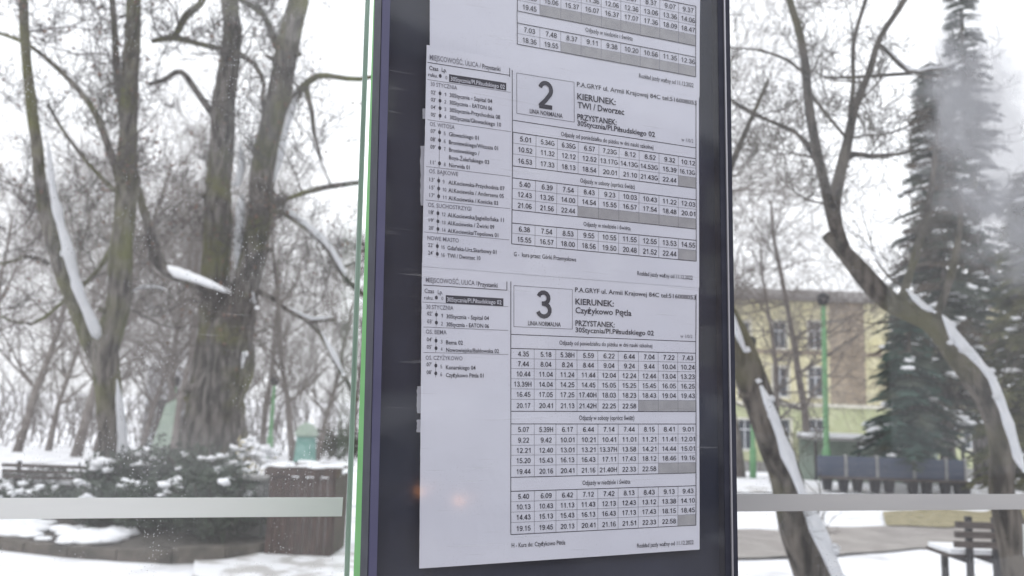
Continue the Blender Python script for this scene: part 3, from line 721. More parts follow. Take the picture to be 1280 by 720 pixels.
TA = [[(141, 600, 38), (138, 560, 30), (137, 520, 29), (134, 440, 32), (148, 380, 28), (152, 330, 27), (156, 270, 25), (157, 240, 25), (160, 180, 22), (162, 130, 21), (165, 60, 19), (167, 0, 17), (170, -90, 13)],
      [(128, 455, 22), (115, 430, 20), (105, 410, 18), (76, 337, 17, -.2), (54, 247, 15, -.3), (45, 173, 13, -.4), (36, 108, 12, -.4), (31, 47, 11, -.4), (29, 0, 10, -.4), (24, -80, 8, -.4)],
      [(152, 236, 13), (146, 216, 10, -.2), (134, 180, 9, -.3), (119, 141, 8, -.4), (94, 108, 7, -.5), (65, 79, 6, -.7), (32, 54, 5, -.8), (-10, 38, 4, -1)],
      [(157, 150, 11, .1), (147, 100, 8, .2), (144, 54, 8, .3), (140, -10, 7, .4), (137, -60, 6, .5)],
      [(146, 300, 8, .2), (120, 340, 6, .3), (85, 372, 5, .4), (40, 405, 4, .5), (0, 395, 3, .6)],
      [(60, 330, 6, -.2), (35, 320, 5, 0), (5, 330, 4, .1), (-20, 320, 3, .1)],
      [(150, 245, 6), (115, 210, 5, .2), (80, 165, 4, .4), (60, 130, 3, .6)]]
SA = [[(61, 178, 6, -.35), (66, 230, 8, -.35), (72, 262, 10, -.35), (84, 305, 11, -.3), (97, 357, 12, -.25), (110, 390, 13, -.2), (120, 412, 12, -.15), (123, 424, 6, -.1)],
      [(147, 474, 4, -.1), (151, 510, 8, -.1), (154, 545, 11, -.1), (155, 575, 14, -.1), (153, 585, 10, -.1)],
      [(168, 50, 5), (171, 90, 6), (170, 130, 6), (168, 160, 3)]]
tree_from(TA, SA, 12.0, 'bare_tree', 'mossy bare tree forking low, with a thick snow stripe down its left limb', M_barkA, M_twig, 3, (1.25, 3), .68, 420, 0)
TB = [[(258, 612, 92), (263, 585, 80), (268, 530, 70), (280, 470, 58), (290, 420, 52), (300, 385, 38), (312, 340, 32), (322, 280, 30), (328, 205, 31), (343, 155, 30), (355, 90, 28), (365, 36, 26), (373, 0, 24), (385, -90, 18)],
      [(262, 590, 60, .15), (266, 540, 52, .2), (266, 460, 46, .25), (268, 400, 36, .25), (271, 340, 34, .25), (273, 280, 34, .25), (276, 200, 29, .25), (281, 126, 28, .25), (286, 72, 24, .25), (291, 36, 22, .25), (287, 0, 21, .3), (280, -90, 16, .3)],
      [(290, 370, 16, .1), (262, 360, 14, -.1), (240, 352, 13, -.2), (215, 342, 13, -.2), (196, 325, 16, -.1), (187, 290, 12), (175, 245, 9, .1), (164, 190, 7, .2)],
      [(268, 145, 9, .3), (249, 119, 8, .1), (226, 90, 7, 0), (205, 100, 6, -.1), (185, 105, 4, -.2)],
      [(330, 144, 5), (328, 120, 6, -.2), (330, 105, 6, -.2), (318, 79, 7, -.2), (289, 65, 8, 0), (245, 54, 7, .1), (217, 47, 9, .1), (190, 52, 5, .1)],
      [(347, 58, 11), (340, 42, 9), (328, 18, 7), (305, 2, 6), (280, -20, 5)],
      [(361, 140, 12, 0), (376, 112, 10, -.2), (397, 95, 8, -.3), (420, 96, 7, -.4), (450, 99, 6, -.5), (490, 90, 4, -.6)],
      [(382, 108, 8, -.2), (390, 140, 6, -.2), (392, 165, 5, -.2), (402, 200, 3, -.3)],
      [(330, 262, 8), (357, 268, 7, -.2), (390, 290, 7, -.4), (415, 318, 8, -.5), (435, 352, 7, -.6), (460, 372, 5, -.7)],
      [(316, 362, 7), (340, 372, 6, -.1), (361, 389, 5, -.2), (390, 402, 5, -.3), (418, 399, 4, -.4)],
      [(335, 262, 8), (361, 248, 6, -.3), (397, 236, 7, -.5), (448, 228, 6, -.7)],
      [(217, 50, 7, .1), (232, 20, 9), (250, 5, 8), (262, -20, 7)],
      [(382, 400, 5, -.1), (402, 420, 5, -.3), (418, 450, 6, -.4), (432, 474, 6, -.5), (448, 500, 5, -.6)]]
SB = [[(210, 332, 7, -.45), (222, 340, 8, -.45), (250, 350, 9, -.45), (272, 359, 9, -.4), (290, 366, 8, -.3)],
      [(163, 367, 4, -.2), (178, 359, 5, -.2), (195, 358, 5, -.2), (208, 362, 3, -.2)],
      [(303, 244, 12, .1), (301, 270, 10, .1), (298, 305, 8, .1), (296, 336, 3, .1)],
      [(372, 118, 9), (364, 140, 9), (357, 165, 8), (350, 200, 7), (343, 228, 5)],
      [(357, 262, 5, -.3), (375, 274, 6, -.4), (395, 291, 7, -.5), (415, 312, 6, -.6), (433, 345, 6, -.7)],
      [(300, 180, 5, .1), (303, 200, 9, .1), (300, 222, 8, .1), (297, 235, 4, .1)], [(361, 384, 3, -.3), (390, 398, 4, -.4), (416, 395, 4, -.5)],
      [(403, 416, 4, -.4), (418, 444, 5, -.5), (430, 468, 5, -.6)], [(316, 365, 8, -.2), (319, 380, 8, -.2)], [(305, 440, 6, -.3), (303, 460, 6, -.3)]]
tree_from(TB, SB, 12.6, 'bare_tree', 'biggest bare tree, two thick stems rising from one wide base with snowy boughs', M_barkB, M_twig, 7, (1.25, 3), .62, 480, 0)
RL = [[(1300, 860, 60), (1278, 760, 54), (1270, 700, 46), (1262, 655, 40), (1252, 612, 33), (1253, 563, 34), (1240, 513, 36), (1217, 473, 37), (1193, 440, 35), (1165, 405, 33), (1140, 392, 31), (1113, 378, 32), (1087, 352, 32), (1067, 328, 28), (1048, 308, 22), (1032, 294, 16)],
      [(1052, 315, 16), (1043, 280, 14), (1033, 240, 12), (1023, 200, 11), (1015, 160, 11), (1010, 117, 10), (1007, 77, 10), (997, 30, 9), (986, -5, 8), (975, -70, 6)],
      [(1060, 325, 16), (1044, 270, 15, -.1), (1048, 227, 14, -.2), (1060, 173, 11, -.2), (1070, 133, 9, -.2), (1087, 90, 8, -.2), (1100, 47, 7, -.2), (1130, 0, 7, -.2), (1155, -60, 5, -.2)],
      [(1062, 160, 7, -.2), (1064, 133, 6, -.1), (1067, 100, 5, 0), (1067, 50, 5, .1), (1082, 0, 5, .1), (1090, -40, 4, .1)],
      [(1096, 55, 4, -.2), (1103, 58, 4, -.2), (1117, 73, 5, -.3), (1137, 90, 5, -.4), (1160, 88, 4, -.5), (1190, 86, 3, -.6)],
      [(1033, 97, 3, .2), (1060, 97, 4, .1), (1087, 95, 4, -.1), (1133, 92, 5, -.3), (1140, 91, 4, -.4)],
      [(1050, 205, 8, -.1), (1067, 193, 8, -.2), (1087, 195, 6, -.3), (1127, 192, 4, -.5), (1150, 186, 3, -.5)],
      [(1014, 118, 4), (1030, 140, 4, -.1), (1043, 155, 4, -.2), (1057, 172, 4, -.3)],
      [(1127, 375, 12), (1131, 362, 10, -.1), (1141, 330, 9, -.2), (1153, 290, 8, -.3), (1163, 240, 7, -.4), (1170, 180, 5, -.5), (1180, 120, 3, -.6)],
      [(1172, 400, 12), (1174, 385, 10, -.1), (1187, 350, 9, -.2), (1194, 323, 8, -.3), (1201, 273, 6, -.4), (1200, 230, 4, -.5)],
      [(1020, 190, 5), (1000, 170, 4, .2), (970, 155, 4, .4), (935, 140, 3, .6), (915, 128, 2, .7)],
      [(1024, 210, 5), (995, 165, 4, .3), (960, 150, 3, .5), (905, 120, 3, .8)], [(1012, 100, 4), (985, 75, 4, .3), (945, 62, 3, .6), (912, 60, 2, .8)]]
SR = [[(1132, 362, 6, -.25), (1142, 372, 8, -.25), (1153, 383, 9, -.25), (1167, 390, 7, -.25)], [(1176, 394, 7, -.25), (1185, 408, 10, -.25), (1193, 423, 11, -.25), (1213, 443, 10, -.25), (1226, 458, 8, -.25), (1238, 473, 9, -.25), (1247, 497, 10, -.25), (1259, 530, 9, -.25), (1271, 572, 8, -.25), (1280, 590, 7, -.25)],
      [(1075, 300, 3, -.1), (1092, 320, 6, -.1), (1110, 342, 7, -.1), (1120, 352, 4, -.1)], [(1104, 57, 2, -.3), (1135, 88, 3, -.5), (1160, 86, 3, -.6), (1185, 84, 2, -.7)], [(1277, 655, 6, -.3), (1284, 690, 9, -.3), (1292, 730, 9, -.3)]]
RL = [[(q[0], q[1], q[2]*(.80 if i_ == 0 else 1), *q[3:]) for q in l_] for i_, l_ in enumerate(RL)]
tree_from(RL, SR, 6.4, 'leaning_tree', 'thick leaning trunk at right with sawn end, snowy back and thin upright shoots', M_barkR, M_twigR, 12, (.7, 3), .75, 0, 0)
RS = [[(1062, 860, 56), (1040, 790, 52), (1020, 722, 47), (1003, 672, 43), (986, 613, 40), (967, 560, 39), (950, 510, 38), (928, 450, 37), (900, 385, 34), (868, 310, 31), (835, 230, 28), (800, 130, 24), (760, 20, 20), (730, -60, 16)],
      [(885, 350, 16), (890, 290, 12, .2), (905, 230, 9, .3), (930, 170, 6, .4), (960, 100, 4, .5)]]
SS = [[(905, 380, 6, -.25), (914, 398, 10, -.25), (931, 440, 12, -.25), (950, 482, 12, -.25), (967, 522, 11, -.25), (984, 568, 13, -.25), (1001, 613, 13, -.25), (1020, 660, 13, -.25), (1038, 700, 16, -.25), (1062, 760, 18, -.25)]]
tree_from(RS, SS, 6.9, 'leaning_tree', 'slanted dark trunk right beside the timetable case with one straight snow stripe along it', M_barkR, M_twigR, 15, (.75, 3), .8, 0, 0)

# ------------------------------------------------------------------ procedural background trees
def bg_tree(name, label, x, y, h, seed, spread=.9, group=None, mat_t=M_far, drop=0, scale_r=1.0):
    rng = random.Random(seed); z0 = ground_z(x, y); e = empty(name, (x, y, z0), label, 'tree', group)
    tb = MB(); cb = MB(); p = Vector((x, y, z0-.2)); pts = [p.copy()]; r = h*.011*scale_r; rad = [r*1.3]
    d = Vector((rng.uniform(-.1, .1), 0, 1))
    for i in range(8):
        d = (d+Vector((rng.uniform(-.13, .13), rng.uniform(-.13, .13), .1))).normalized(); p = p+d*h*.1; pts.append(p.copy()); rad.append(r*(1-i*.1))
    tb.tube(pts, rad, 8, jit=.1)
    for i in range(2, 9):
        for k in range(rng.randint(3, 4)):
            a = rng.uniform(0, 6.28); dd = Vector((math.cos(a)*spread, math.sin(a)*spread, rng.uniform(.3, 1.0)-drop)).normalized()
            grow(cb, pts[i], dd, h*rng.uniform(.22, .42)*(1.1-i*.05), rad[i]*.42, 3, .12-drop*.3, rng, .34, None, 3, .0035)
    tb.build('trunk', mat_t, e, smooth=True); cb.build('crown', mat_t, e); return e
protos = [bg_tree('park_tree', 'x', -6.2, 24, 9.5, 31, .9), bg_tree('park_tree', 'x', -11, 27, 10.5, 32, .75), bg_tree('park_tree', 'x', -8.6, 21, 8, 33, 1.1), bg_tree('park_tree', 'x', 7.6, 23, 9, 34, .8, drop=.25)]
gL = 'bare park trees behind the left pane'; gR = 'bare park trees behind the right pane'
def setlab(o, l, g): o['label'] = l; o['group'] = g
for k in (0, 1, 2): setlab(protos[k], 'bare grey brown park tree standing far back in the snow behind the left pane', gL)
setlab(protos[3], 'bare pale park tree standing far back beside the yellow building, behind the right pane', gR)
for (px, D, k, s) in ((95, 21, 0, 1.1), (20, 24, 0, 1.1), (60, 30, 2, 1.2), (120, 36, 1, 1.25), (175, 31, 0, 1.1), (235, 38, 2, 1.4), (330, 33, 1, 1.05), (395, 27, 0, .9), (440, 36, 2, 1.3), (-20, 34, 1, 1.2), (290, 44, 0, 1.5)):
    p = hitz(px, 575, 0); d = Vector((ray(px, 560).x, ray(px, 560).y, 0)); d = d/d.y*D
    copy_tree(protos[k], (d.x, d.y, ground_z(d.x, d.y)), random.uniform(0, 6), s, 'bare grey brown park tree standing far back in the snow behind the left pane')
for (px, D, s) in ((925, 23, 1.6), (1012, 26, 1.35), (1290, 30, 1.3)):
    d = Vector((ray(px, 560).x, ray(px, 560).y, 0)); d = d/d.y*D
    copy_tree(protos[3], (d.x, d.y, ground_z(d.x, d.y)), random.uniform(0, 6), s, 'bare pale park tree standing far back beside the yellow building, behind the right pane')
# far thicket closing the view
def thicket(px0, px1, D, hmax, seed, n, label):
    rng = random.Random(seed); b = MB()
    for i in range(n):
        px = rng.uniform(px0, px1); d = Vector((ray(px, 560).x, ray(px, 560).y, 0)); DD = D+rng.uniform(-2, 3); d = d/d.y*DD
        h = hmax*(.45+.55*rng.random())*(.8+.35*noise.noise(Vector((px*.012, seed, 0)))); p = Vector((d.x, d.y, ground_z(d.x, d.y)-.1))
        p.z += rng.random()**1.5*h*.6
        grow(b, p, Vector((rng.uniform(-.5, .5), rng.uniform(-.3, .3), 1)).normalized(), h*.5, .035, 2, .1, rng, .3)
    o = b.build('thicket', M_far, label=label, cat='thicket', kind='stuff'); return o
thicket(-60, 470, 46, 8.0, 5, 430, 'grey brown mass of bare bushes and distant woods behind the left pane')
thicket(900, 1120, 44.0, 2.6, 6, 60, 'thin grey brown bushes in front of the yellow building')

# ------------------------------------------------------------------ conifers
def conifer(name, label, px, D, top_py, base_r, mt, seed, n_br=260, snow=.25, zmin=1.0, needle=.11, rmul=1.0, mt2=None, frac2=0):
    rng = random.Random(seed); d = Vector((ray(px, 560).x, ray(px, 560).y, 0)); d = d/d.y*D; x, y = d.x, d.y; z0 = ground_z(x, y)
    r = ray(px, top_py); top = CAM.z+r.z*(y/r.y); H = top-z0
    e = empty(name, (x, y, z0), label, 'tree'); tb = MB()
    tb.tube([Vector((x, y, z0-.2)), Vector((x+.05, y, z0+H*.5)), Vector((x, y, top))], [H*.017, H*.011, .02], 9); tb.build('trunk', M_barkB, e, smooth=True)
    nb = MB(); nb2 = MB(); sb = MB(); wb = MB()
    for i in range(n_br):
        t = (i+rng.random())/n_br; z = z0+zmin+(H-zmin)*t; rr = base_r*(1-t)**.8*rng.uniform(.6, 1.1)+.1
        a = rng.uniform(0, 6.283); o = Vector((x, y, z)); dr = Vector((math.cos(a), math.sin(a), 0)); side = Vector((-dr.y, dr.x, 0))
        pts = [o+dr*(rr*s)+Vector((0, 0, -.42*rr*s*s+.10*rr*s+(.12*rr*max(0, s-.75)))) for s in (0, .25, .5, .75, 1)]
        wb.tube(pts, [.03, .022, .016, .01, .004], 3, cap=False)
        nk = int(34*rr/needle*.16)+6
        tgt = nb2 if rng.random() < frac2 else nb
        for k in range(nk):
            s = rng.uniform(.12, 1.0); f = s*4; j = min(3, int(f)); q = pts[j].lerp(pts[j+1], f-j)
            w = needle*rng.uniform(1.2, 3.4)*(1.15-s*.7); ss = rng.choice((-1, 1))
            tipv = q+side*(ss*w*1.3)+dr*(w*.8)+Vector((0, 0, -w*rng.uniform(.1, .7)))
            wd = (dr*rng.uniform(.2, .5)+Vector((0, 0, rng.uniform(-.7, .7))))*needle*.8
            tgt.poly([q-wd*.5, tipv-wd*.2, tipv+wd*.3, q+wd*.6])
        if rng.random() < snow:
            for k in range(rng.randint(2, 4)):
                s = rng.uniform(.35, .95); f = s*4; j = min(3, int(f)); q = pts[j].lerp(pts[j+1], f-j)
                sb.blob(q+Vector((0, 0, .05)), .07+rr*.06*rng.random(), (1.5, 1.5, .5), i+k, 7, 4)
    wb.build('branches', M_barkB, e, kind='stuff'); nb.build('crown', mt, e, kind='stuff')
    if nb2.v: nb2.build('brown_foliage', mt2, e, kind='stuff')
    if sb.v: sb.build('snow', M_snow, e, smooth=True, kind='stuff')
    return e
conifer('spruce_tree', 'tall dark spruce with drooping snowy branches behind the leaning trunk', 1184, 21, 80, 1.8, M_needle, 41, 360, .3, 1.6, mt2=M_needle4, frac2=.35)
conifer('spruce_tree', 'pale spruce rising at far right behind the whitish blotch on the glass', 1228, 25, -60, 2.1, M_needle, 42, 230, .35, 1.8)
conifer('spruce_tree', 'young blue green spruce under the leaning trunk, before the yellow building', 1140, 19.4, 385, 1.25, M_needle3, 43, 150, .08, .9, mt2=M_needle, frac2=.4)
conifer('arborvitae', 'olive green conifer cut by the right picture edge', 1300, 16, 215, 1.25, M_needle2, 44, 330, .08, .5, .09)

# ================================================================== YELLOW BUILDING
bx = lambda px, D: (ray(px, 560).x/ray(px, 560).y)*D
BD = 47.0; bx0, bx1 = bx(868, BD), bx(1262, BD)
def bz(py, px=980): r = ray(px, py); return CAM.z+r.z/r.y*BD
g0 = ground_z(0, BD)-.2
zpl, zlime, ztop = bz(578), bz(505), bz(376)
e = empty('yellow_building', (0.5*(bx0+bx1), BD, g0), 'yellow plastered three storey building with green ground floor beyond the bare trees', 'building')
b = MB(); b.box((bx0, BD+.35, g0), (bx1, BD+10, ztop)); b.build('core_wall', M_brownwall, e)
def mk_wall(x0, x1, z0, z1, holes, material, nm='wall'):
    """wall slab with rectangular openings (a grid of slabs around the holes)"""
    xs_ = sorted({x0, x1, *[h for hh in holes for h in (hh[0], hh[1]) if x0 < h < x1]}); zs = sorted({z0, z1, *[h for hh in holes for h in (hh[2], hh[3]) if z0 < h < z1]}); b = MB()
    for i in range(len(xs_)-1):
        for j in range(len(zs)-1):
            cx, cz = (xs_[i]+xs_[i+1])/2, (zs[j]+zs[j+1])/2
            if any(h[0] < cx < h[1] and h[2] < cz < h[3] for h in holes): continue
            b.box((xs_[i], BD, zs[j]), (xs_[i+1], BD+.3, zs[j+1]))
    b.build(nm, material, e)
wins = []
for cx in (888, 932, 977, 1022, 1128, 1172, 1216):
    for (pt_, pb_, w) in ((402, 436, 17), (459, 496, 19), (524, 562, 22)):
        if cx == 932: w *= .8
        X = bx(cx, BD); hw = w/2*BD/F*1.02; wins.append((X-hw, X+hw, bz(pb_, cx), bz(pt_, cx)))
b1, b2 = bx(1040, BD), bx(1085, BD)
mk_wall(bx0, b1, zlime, ztop, wins, M_yellow); mk_wall(b2, bx1, zlime, ztop, wins, M_yellow)
mk_wall(b1+.01, b2-.01, zlime, ztop, [], M_brownwall, 'brown_bay'); mk_wall(bx0, bx1, zpl, zlime-.01, wins, M_lime, 'green_ground_floor')
b = MB(); b.box((bx0, BD-.12, g0), (bx1, BD+.32, zpl-.01)); b.build('plinth', M_plinth, e)
for zc in (bz(440), zlime):
    b = MB(); b.box((bx0, BD-.10, zc-.12), (bx1, BD-.005, zc+.10)); b.build('cornice', M_trim if zc == zlime else M_brownwall, e)
b = MB(); b.box((bx0-.3, BD-.45, ztop+.002), (bx1+.3, BD+10.4, ztop+.22)); b.build('eaves', M_roof, e)
b = MB(); b.hexa([(bx0-.3, BD-.4, ztop+.23), (bx1+.3, BD-.4, ztop+.23), (bx1+.3, BD+10.4, ztop+.23), (bx0-.3, BD+10.4, ztop+.23), (bx0+2, BD+4, ztop+1.3), (bx1-2, BD+4, ztop+1.3), (bx1-2, BD+6, ztop+1.3), (bx0+2, BD+6, ztop+1.3)]); b.build('roof', M_roof, e)
for (x0, x1, z0, z1) in wins:
    f = MB(); t = .10
    for q in ((x0-t, z0-t, x1+t, z0), (x0-t, z1, x1+t, z1+t), (x0-t, z0, x0, z1), (x1, z0, x1+t, z1)): f.box((q[0], BD-.06, q[1]), (q[2], BD-.004, q[3]))
    wo = f.build('window', M_trim, e)
    m1 = MB(); xm = (x0+x1)/2; zm = z0+(z1-z0)*.66
    m1.box((x0+.004, BD+.12, z0+.004), (x0+.06, BD+.17, z1-.004)); m1.box((x1-.06, BD+.12, z0+.004), (x1-.004, BD+.17, z1-.004)); m1.box((x0+.062, BD+.12, z0+.004), (x1-.062, BD+.17, z0+.07)); m1.box((x0+.062, BD+.12, z1-.07), (x1-.062, BD+.17, z1-.004))
    m1.box((xm-.03, BD+.121, z0+.072), (xm+.03, BD+.169, z1-.072)); m1.box((x0+.062, BD+.119, zm-.03), (xm-.032, BD+.168, zm+.03)); m1.box((xm+.032, BD+.119, zm-.03), (x1-.062, BD+.168, zm+.03))
    q = m1.build('frame', M_curt, wo)
    g = MB(); g.box((x0+.005, BD+.18, z0+.005), (x1-.005, BD+.2, z1-.005)); g.build('pane', M_pane, wo)
    g = MB(); g.box((x0+.15, BD+.22, z0+.02), (x1-.15, BD+.23, z0+(z1-z0)*.6)); g.build('curtain', M_curt, wo)

# pale house far left
e = empty('pale_house', (-17, 50, ground_z(0, 50)), 'pale low house wall glimpsed between the two big left trunks', 'house')
x0, x1 = bx(176, 50), bx(222, 50); b = MB(); b.box((x0, 50, -2), (x1, 56, 3.2)); b.build('wall', M_curt, e)
b = MB(); b.hexa([(x0-.3, 49.7, 3.21), (x1+.3, 49.7, 3.21), (x1+.3, 56.3, 3.21), (x0-.3, 56.3, 3.21), (x0-.3, 53, 4.6), (x1+.3, 53, 4.6), (x1+.3, 53.2, 4.6), (x0-.3, 53.2, 4.6)]); b.build('roof', M_snow, e)
b = MB(); b.box((x0+.8, 49.9, -.5), (x0+1.9, 49.99, 1.2)); b.build('window', M_pane, e)

# ================================================================== STREET FURNITURE
def gp(px, D): return Vector((bx(px, D), D, ground_z(0, D)))
def lamp_post(px, D, top_py, w, label):
    p = gp(px, D); r = ray(px, top_py); top = CAM.z+r.z/r.y*D; e = empty('street_lamp', tuple(p), label, 'street lamp', 'green lamp posts in the park')
    b = MB(); b.tube([p+Vector((0, 0, -.1)), p+Vector((0, 0, .8)), p+Vector((0, 0, .82)), Vector((p.x, p.y, top-.35))], [w*1.5, w*1.5, w, w*.8], 10); b.build('pole', M_greenlamp, e, smooth=True)
    b = MB(); b.tube([Vector((p.x, p.y, top-.35)), Vector((p.x, p.y, top-.30)), Vector((p.x, p.y, top-.08)), Vector((p.x, p.y, top))], [w*1.0, w*1.8, w*2.2, w*.6], 10); b.build('lamp_head', M_dark, e, smooth=True)
lamp_post(1033, 21.5, 366, .075, 'tall green lamp post in front of the yellow building')
lamp_post(941, 22.5, 420, .06, 'green lamp post half hidden by the slanted snowy trunk')
lamp_post(211, 29, 470, .09, 'pale green lamp post between the two big left trees')
lamp_post(337, 31, 470, .08, 'thin green lamp post right of the biggest left tree')

def bench(px0, px1, D, label, seat=.45, back=.85, slats=3, facing=1, mtb=M_plank, group=None):
    a, c_ = gp(px0, D), gp(px1, D); e = empty('park_bench', tuple((a+c_)/2), label, 'bench', group); z = a.z
    h = (back-seat-.08)/slats
    for k in range(slats):
        z0 = z+seat+.08+k*h; b = MB(); b.box((a.x, D-.03+.02*k*facing, z0), (c_.x, D+.01+.02*k*facing, z0+h*.62)); b.build('back_slat', mtb, e)
    for k in range(3):
        y0 = D-facing*(.12+.14*k); b = MB(); b.box((a.x, min(y0, y0-facing*.11), z+seat-.03), (c_.x, max(y0, y0-facing*.11), z+seat)); b.build('seat_slat', mtb, e)
        b = MB(); b.box((a.x, min(y0, y0-facing*.1), z+seat+.001), (c_.x, max(y0, y0-facing*.1), z+seat+.05)); 
    b = MB(); y0, y1 = sorted((D-facing*.1, D-facing*.5)); b.box((a.x+.02, y0, z+seat+.002), (c_.x-.02, y1, z+seat+.045)); b.build('snow', M_snow, e)
    for x in (a.x+.18, c_.x-.18):
        b = MB(); b.box((x-.025, D+.045, z-.05), (x+.025, D+.09, z+back)); b.build('leg', M_dark, e)
        b = MB(); y0 = D-facing*.5; b.box((x-.025, y0-.02, z-.05), (x+.025, y0+.03, z+seat-.031)); b.build('leg', M_dark, e)
        b = MB(); y0, y1 = sorted((D+.044, D-facing*.46)); b.box((x-.02, y0, z+seat-.075), (x+.02, y1, z+seat-.032)); b.build('arm', M_dark, e)
bench(8, 126, 12.2, 'long dark slatted bench behind the left shrubs', seat=.27, back=.60, slats=3, facing=-1)
bench(1187, 1268, 7.6, 'dark park bench at lower right beside the leaning trunk', facing=-1, back=.80, slats=3)
# row of blue grey seats far right
def blue_bench(px0, px1, label):
    D = 18.6; a, c_ = gp(px0, D), gp(px1, D); e = empty('seat_block', tuple((a+c_)/2), label, 'bench', 'blue grey benches by the path'); z = 0
    for k in range(3):
        b = MB(); z0 = .30+k*.155; b.box((a.x, D, z0), (c_.x, D+.05, z0+.15)); b.build('back_board', M_blue, e)
    b = MB(); b.box((a.x, D-.42, .27), (c_.x, D-.005, .31)); b.build('seat', M_plank, e)
    for x in (a.x+.12, c_.x-.12):
        b = MB(); b.hexa([(x-.05, D-.3, -.05), (x+.05, D-.3, -.05), (x+.05, D-.1, -.05), (x-.05, D-.1, -.05), (x-.10, D-.3, .268), (x+.10, D-.3, .268), (x+.10, D-.1, .268), (x-.10, D-.1, .268)]); b.build('leg', M_dark, e)
    b = MB(); b.box((c_.x-.0, D-.02, .28), (c_.x+.06, D+.06, .80)); b.build('divider', M_plinth, e)
for (a_, c__, l) in ((1022, 1055, 'leftmost blue grey bench beside the green lamp post'), (1059, 1094, 'second blue grey bench from the left'), (1098, 1140, 'third blue grey bench, middle of the row'), (1144, 1180, 'fourth blue grey bench, left of the dark spruce trunk'), (1184, 1204, 'short rightmost blue grey bench touching the spruce trunk')):
    blue_bench(a_, c__, l)
# shelter with snowy flat roof behind them
D = 22.0; e = empty('bus_shelter', tuple(gp(1120, D)), 'low shelter with flat snow covered roof behind the blue grey benches', 'shelter')
xa, xb_ = bx(1018, D), bx(1206, D); r = ray(1030, 546); zt = CAM.z+r.z/r.y*D
b = MB(); b.box((xa, D-.1, zt-.10), (xb_, D+1.4, zt-.02)); b.build('roof', M_plinth, e)
b = MB(); b.box((xa+.02, D-.08, zt-.018), (bx(1100, D), D+1.38, zt+.08)); b.box((bx(1183, D), D-.08, zt-.018), (xb_-.02, D+1.38, zt+.07)); b.build('snow', M_snow, e)
for px in (1020, 1074, 1130, 1204):
    b = MB(); x = bx(px, D); b.box((x-.03, D, -.4), (x+.03, D+.06, zt-.101)); b.build('post', M_dark, e)
b = MB(); b.box((xa+.05, D+1.3, -.3), (xb_-.05, D+1.32, zt-.101)); b.build('back_wall', M_palegreen, e)

# teal kiosk / covered figure shape on the left: a narrow teal advertising column
p = gp(382, 21); e = empty('teal_column', tuple(p), 'teal green round column with domed cap beyond the brown enclosure', 'advertising column')
zt_ = CAM.z+ray(382, 528).z/ray(382, 528).y*21
b = MB(); b.tube([p, p+Vector((0, 0, .1)), Vector((p.x, p.y, zt_-.35))], [.32, .28, .24], 14); b.build('column_body', M_teal, e, smooth=True)
b = MB(); b.tube([Vector((p.x, p.y, zt_-.349)), Vector((p.x, p.y, zt_-.28)), Vector((p.x, p.y, zt_-.08)), Vector((p.x, p.y, zt_))], [.28, .30, .2, .04], 14); b.build('cap', M_palegreen, e, smooth=True)
e = empty('pale_green_banner', tuple(gp(203, 26)), 'pale green sloping panel behind the big trunks, left of the green pole', 'panel')
D = 26; b = MB(); zz = lambda py: CAM.z+ray(203, py).z/ray(203, py).y*D
b.hexa([(bx(186, D), D, zz(572)), (bx(214, D), D, zz(572)), (bx(214, D), D+.1, zz(572)), (bx(186, D), D+.1, zz(572)), (bx(202, D), D, zz(505)), (bx(220, D), D, zz(495)), (bx(220, D), D+.1, zz(495)), (bx(202, D), D+.1, zz(505))]); b.build('sheet', M_palegreen, e)
b = MB(); b.box((bx(200, D), D+.12, ground_z(0, D)), (bx(202, D), D+.18, zz(530))); b.build('support', M_dark, e)

# brown board enclosure at left of the case
D = 8.9; e = empty('board_enclosure', tuple(gp(385, D)), 'red brown board enclosure with snow dusted rim, beside the evergreen shrubs', 'enclosure')
zt_ = CAM.z+ray(385, 590).z/ray(385, 590).y*D
xa, xb_ = bx(340, D), bx(422, D); n = 9; w = (xb_-xa)/n
for i in range(n):
    b = MB(); b.box((xa+i*w, D, 0), (xa+(i+1)*w-.008, D+.03, zt_-.05-.012*(i % 2))); b.build('board', M_brown, e)
for i in range(5):
    b = MB(); y = D+.04+i*.14; b.box((xa, y, 0), (xa+.03, y+.13, zt_-.06)); b.build('board', M_brown, e)
    b = MB(); b.box((xb_-.03, y, 0), (xb_, y+.13, zt_-.06)); b.build('board', M_brown, e)
b = MB(); b.box((xa-.05, D-.04, zt_-.045), (xb_+.05, D+.10, zt_+.02)); b.build('rim', M_brown, e)
b = MB(); b.box((xa-.04, D-.03, zt_+.021), (xb_+.04, D+.8, zt_+.04)); b.build('lid', M_brown, e)
b = MB(); 
for i in range(26): b.blob((random.uniform(xa, xb_), D+random.uniform(.05, .7), zt_+.045), random.uniform(.04, .09), (1.3, 1.3, .3), i, 7, 4)
b.build('snow', M_snow, e, kind='stuff', smooth=True)
D = 9.4; e = empty('utility_box', tuple(gp(318, D)), 'grey metal cabinet standing between shrubs and brown enclosure', 'cabinet')
xa, xb_ = bx(303, D), bx(336, D); zt_ = CAM.z+ray(318, 600).z/ray(318, 600).y*D
b = MB(); b.box((xa, D, 0), (xb_, D+.25, zt_)); b.build('cabinet_body', mat('cabinet_grey', (.11, .12, .12), .7, (.16, .165, .16), 4), e)
b = MB(); b.box((xa-.02, D-.03, zt_+.001), (xb_+.02, D+.27, zt_+.04)); b.build('lid', M_plinth, e)
b = MB(); b.box((xa+.03, D-.012, .12), (xb_-.03, D-.001, zt_-.06)); b.build('door', M_plinth, e)

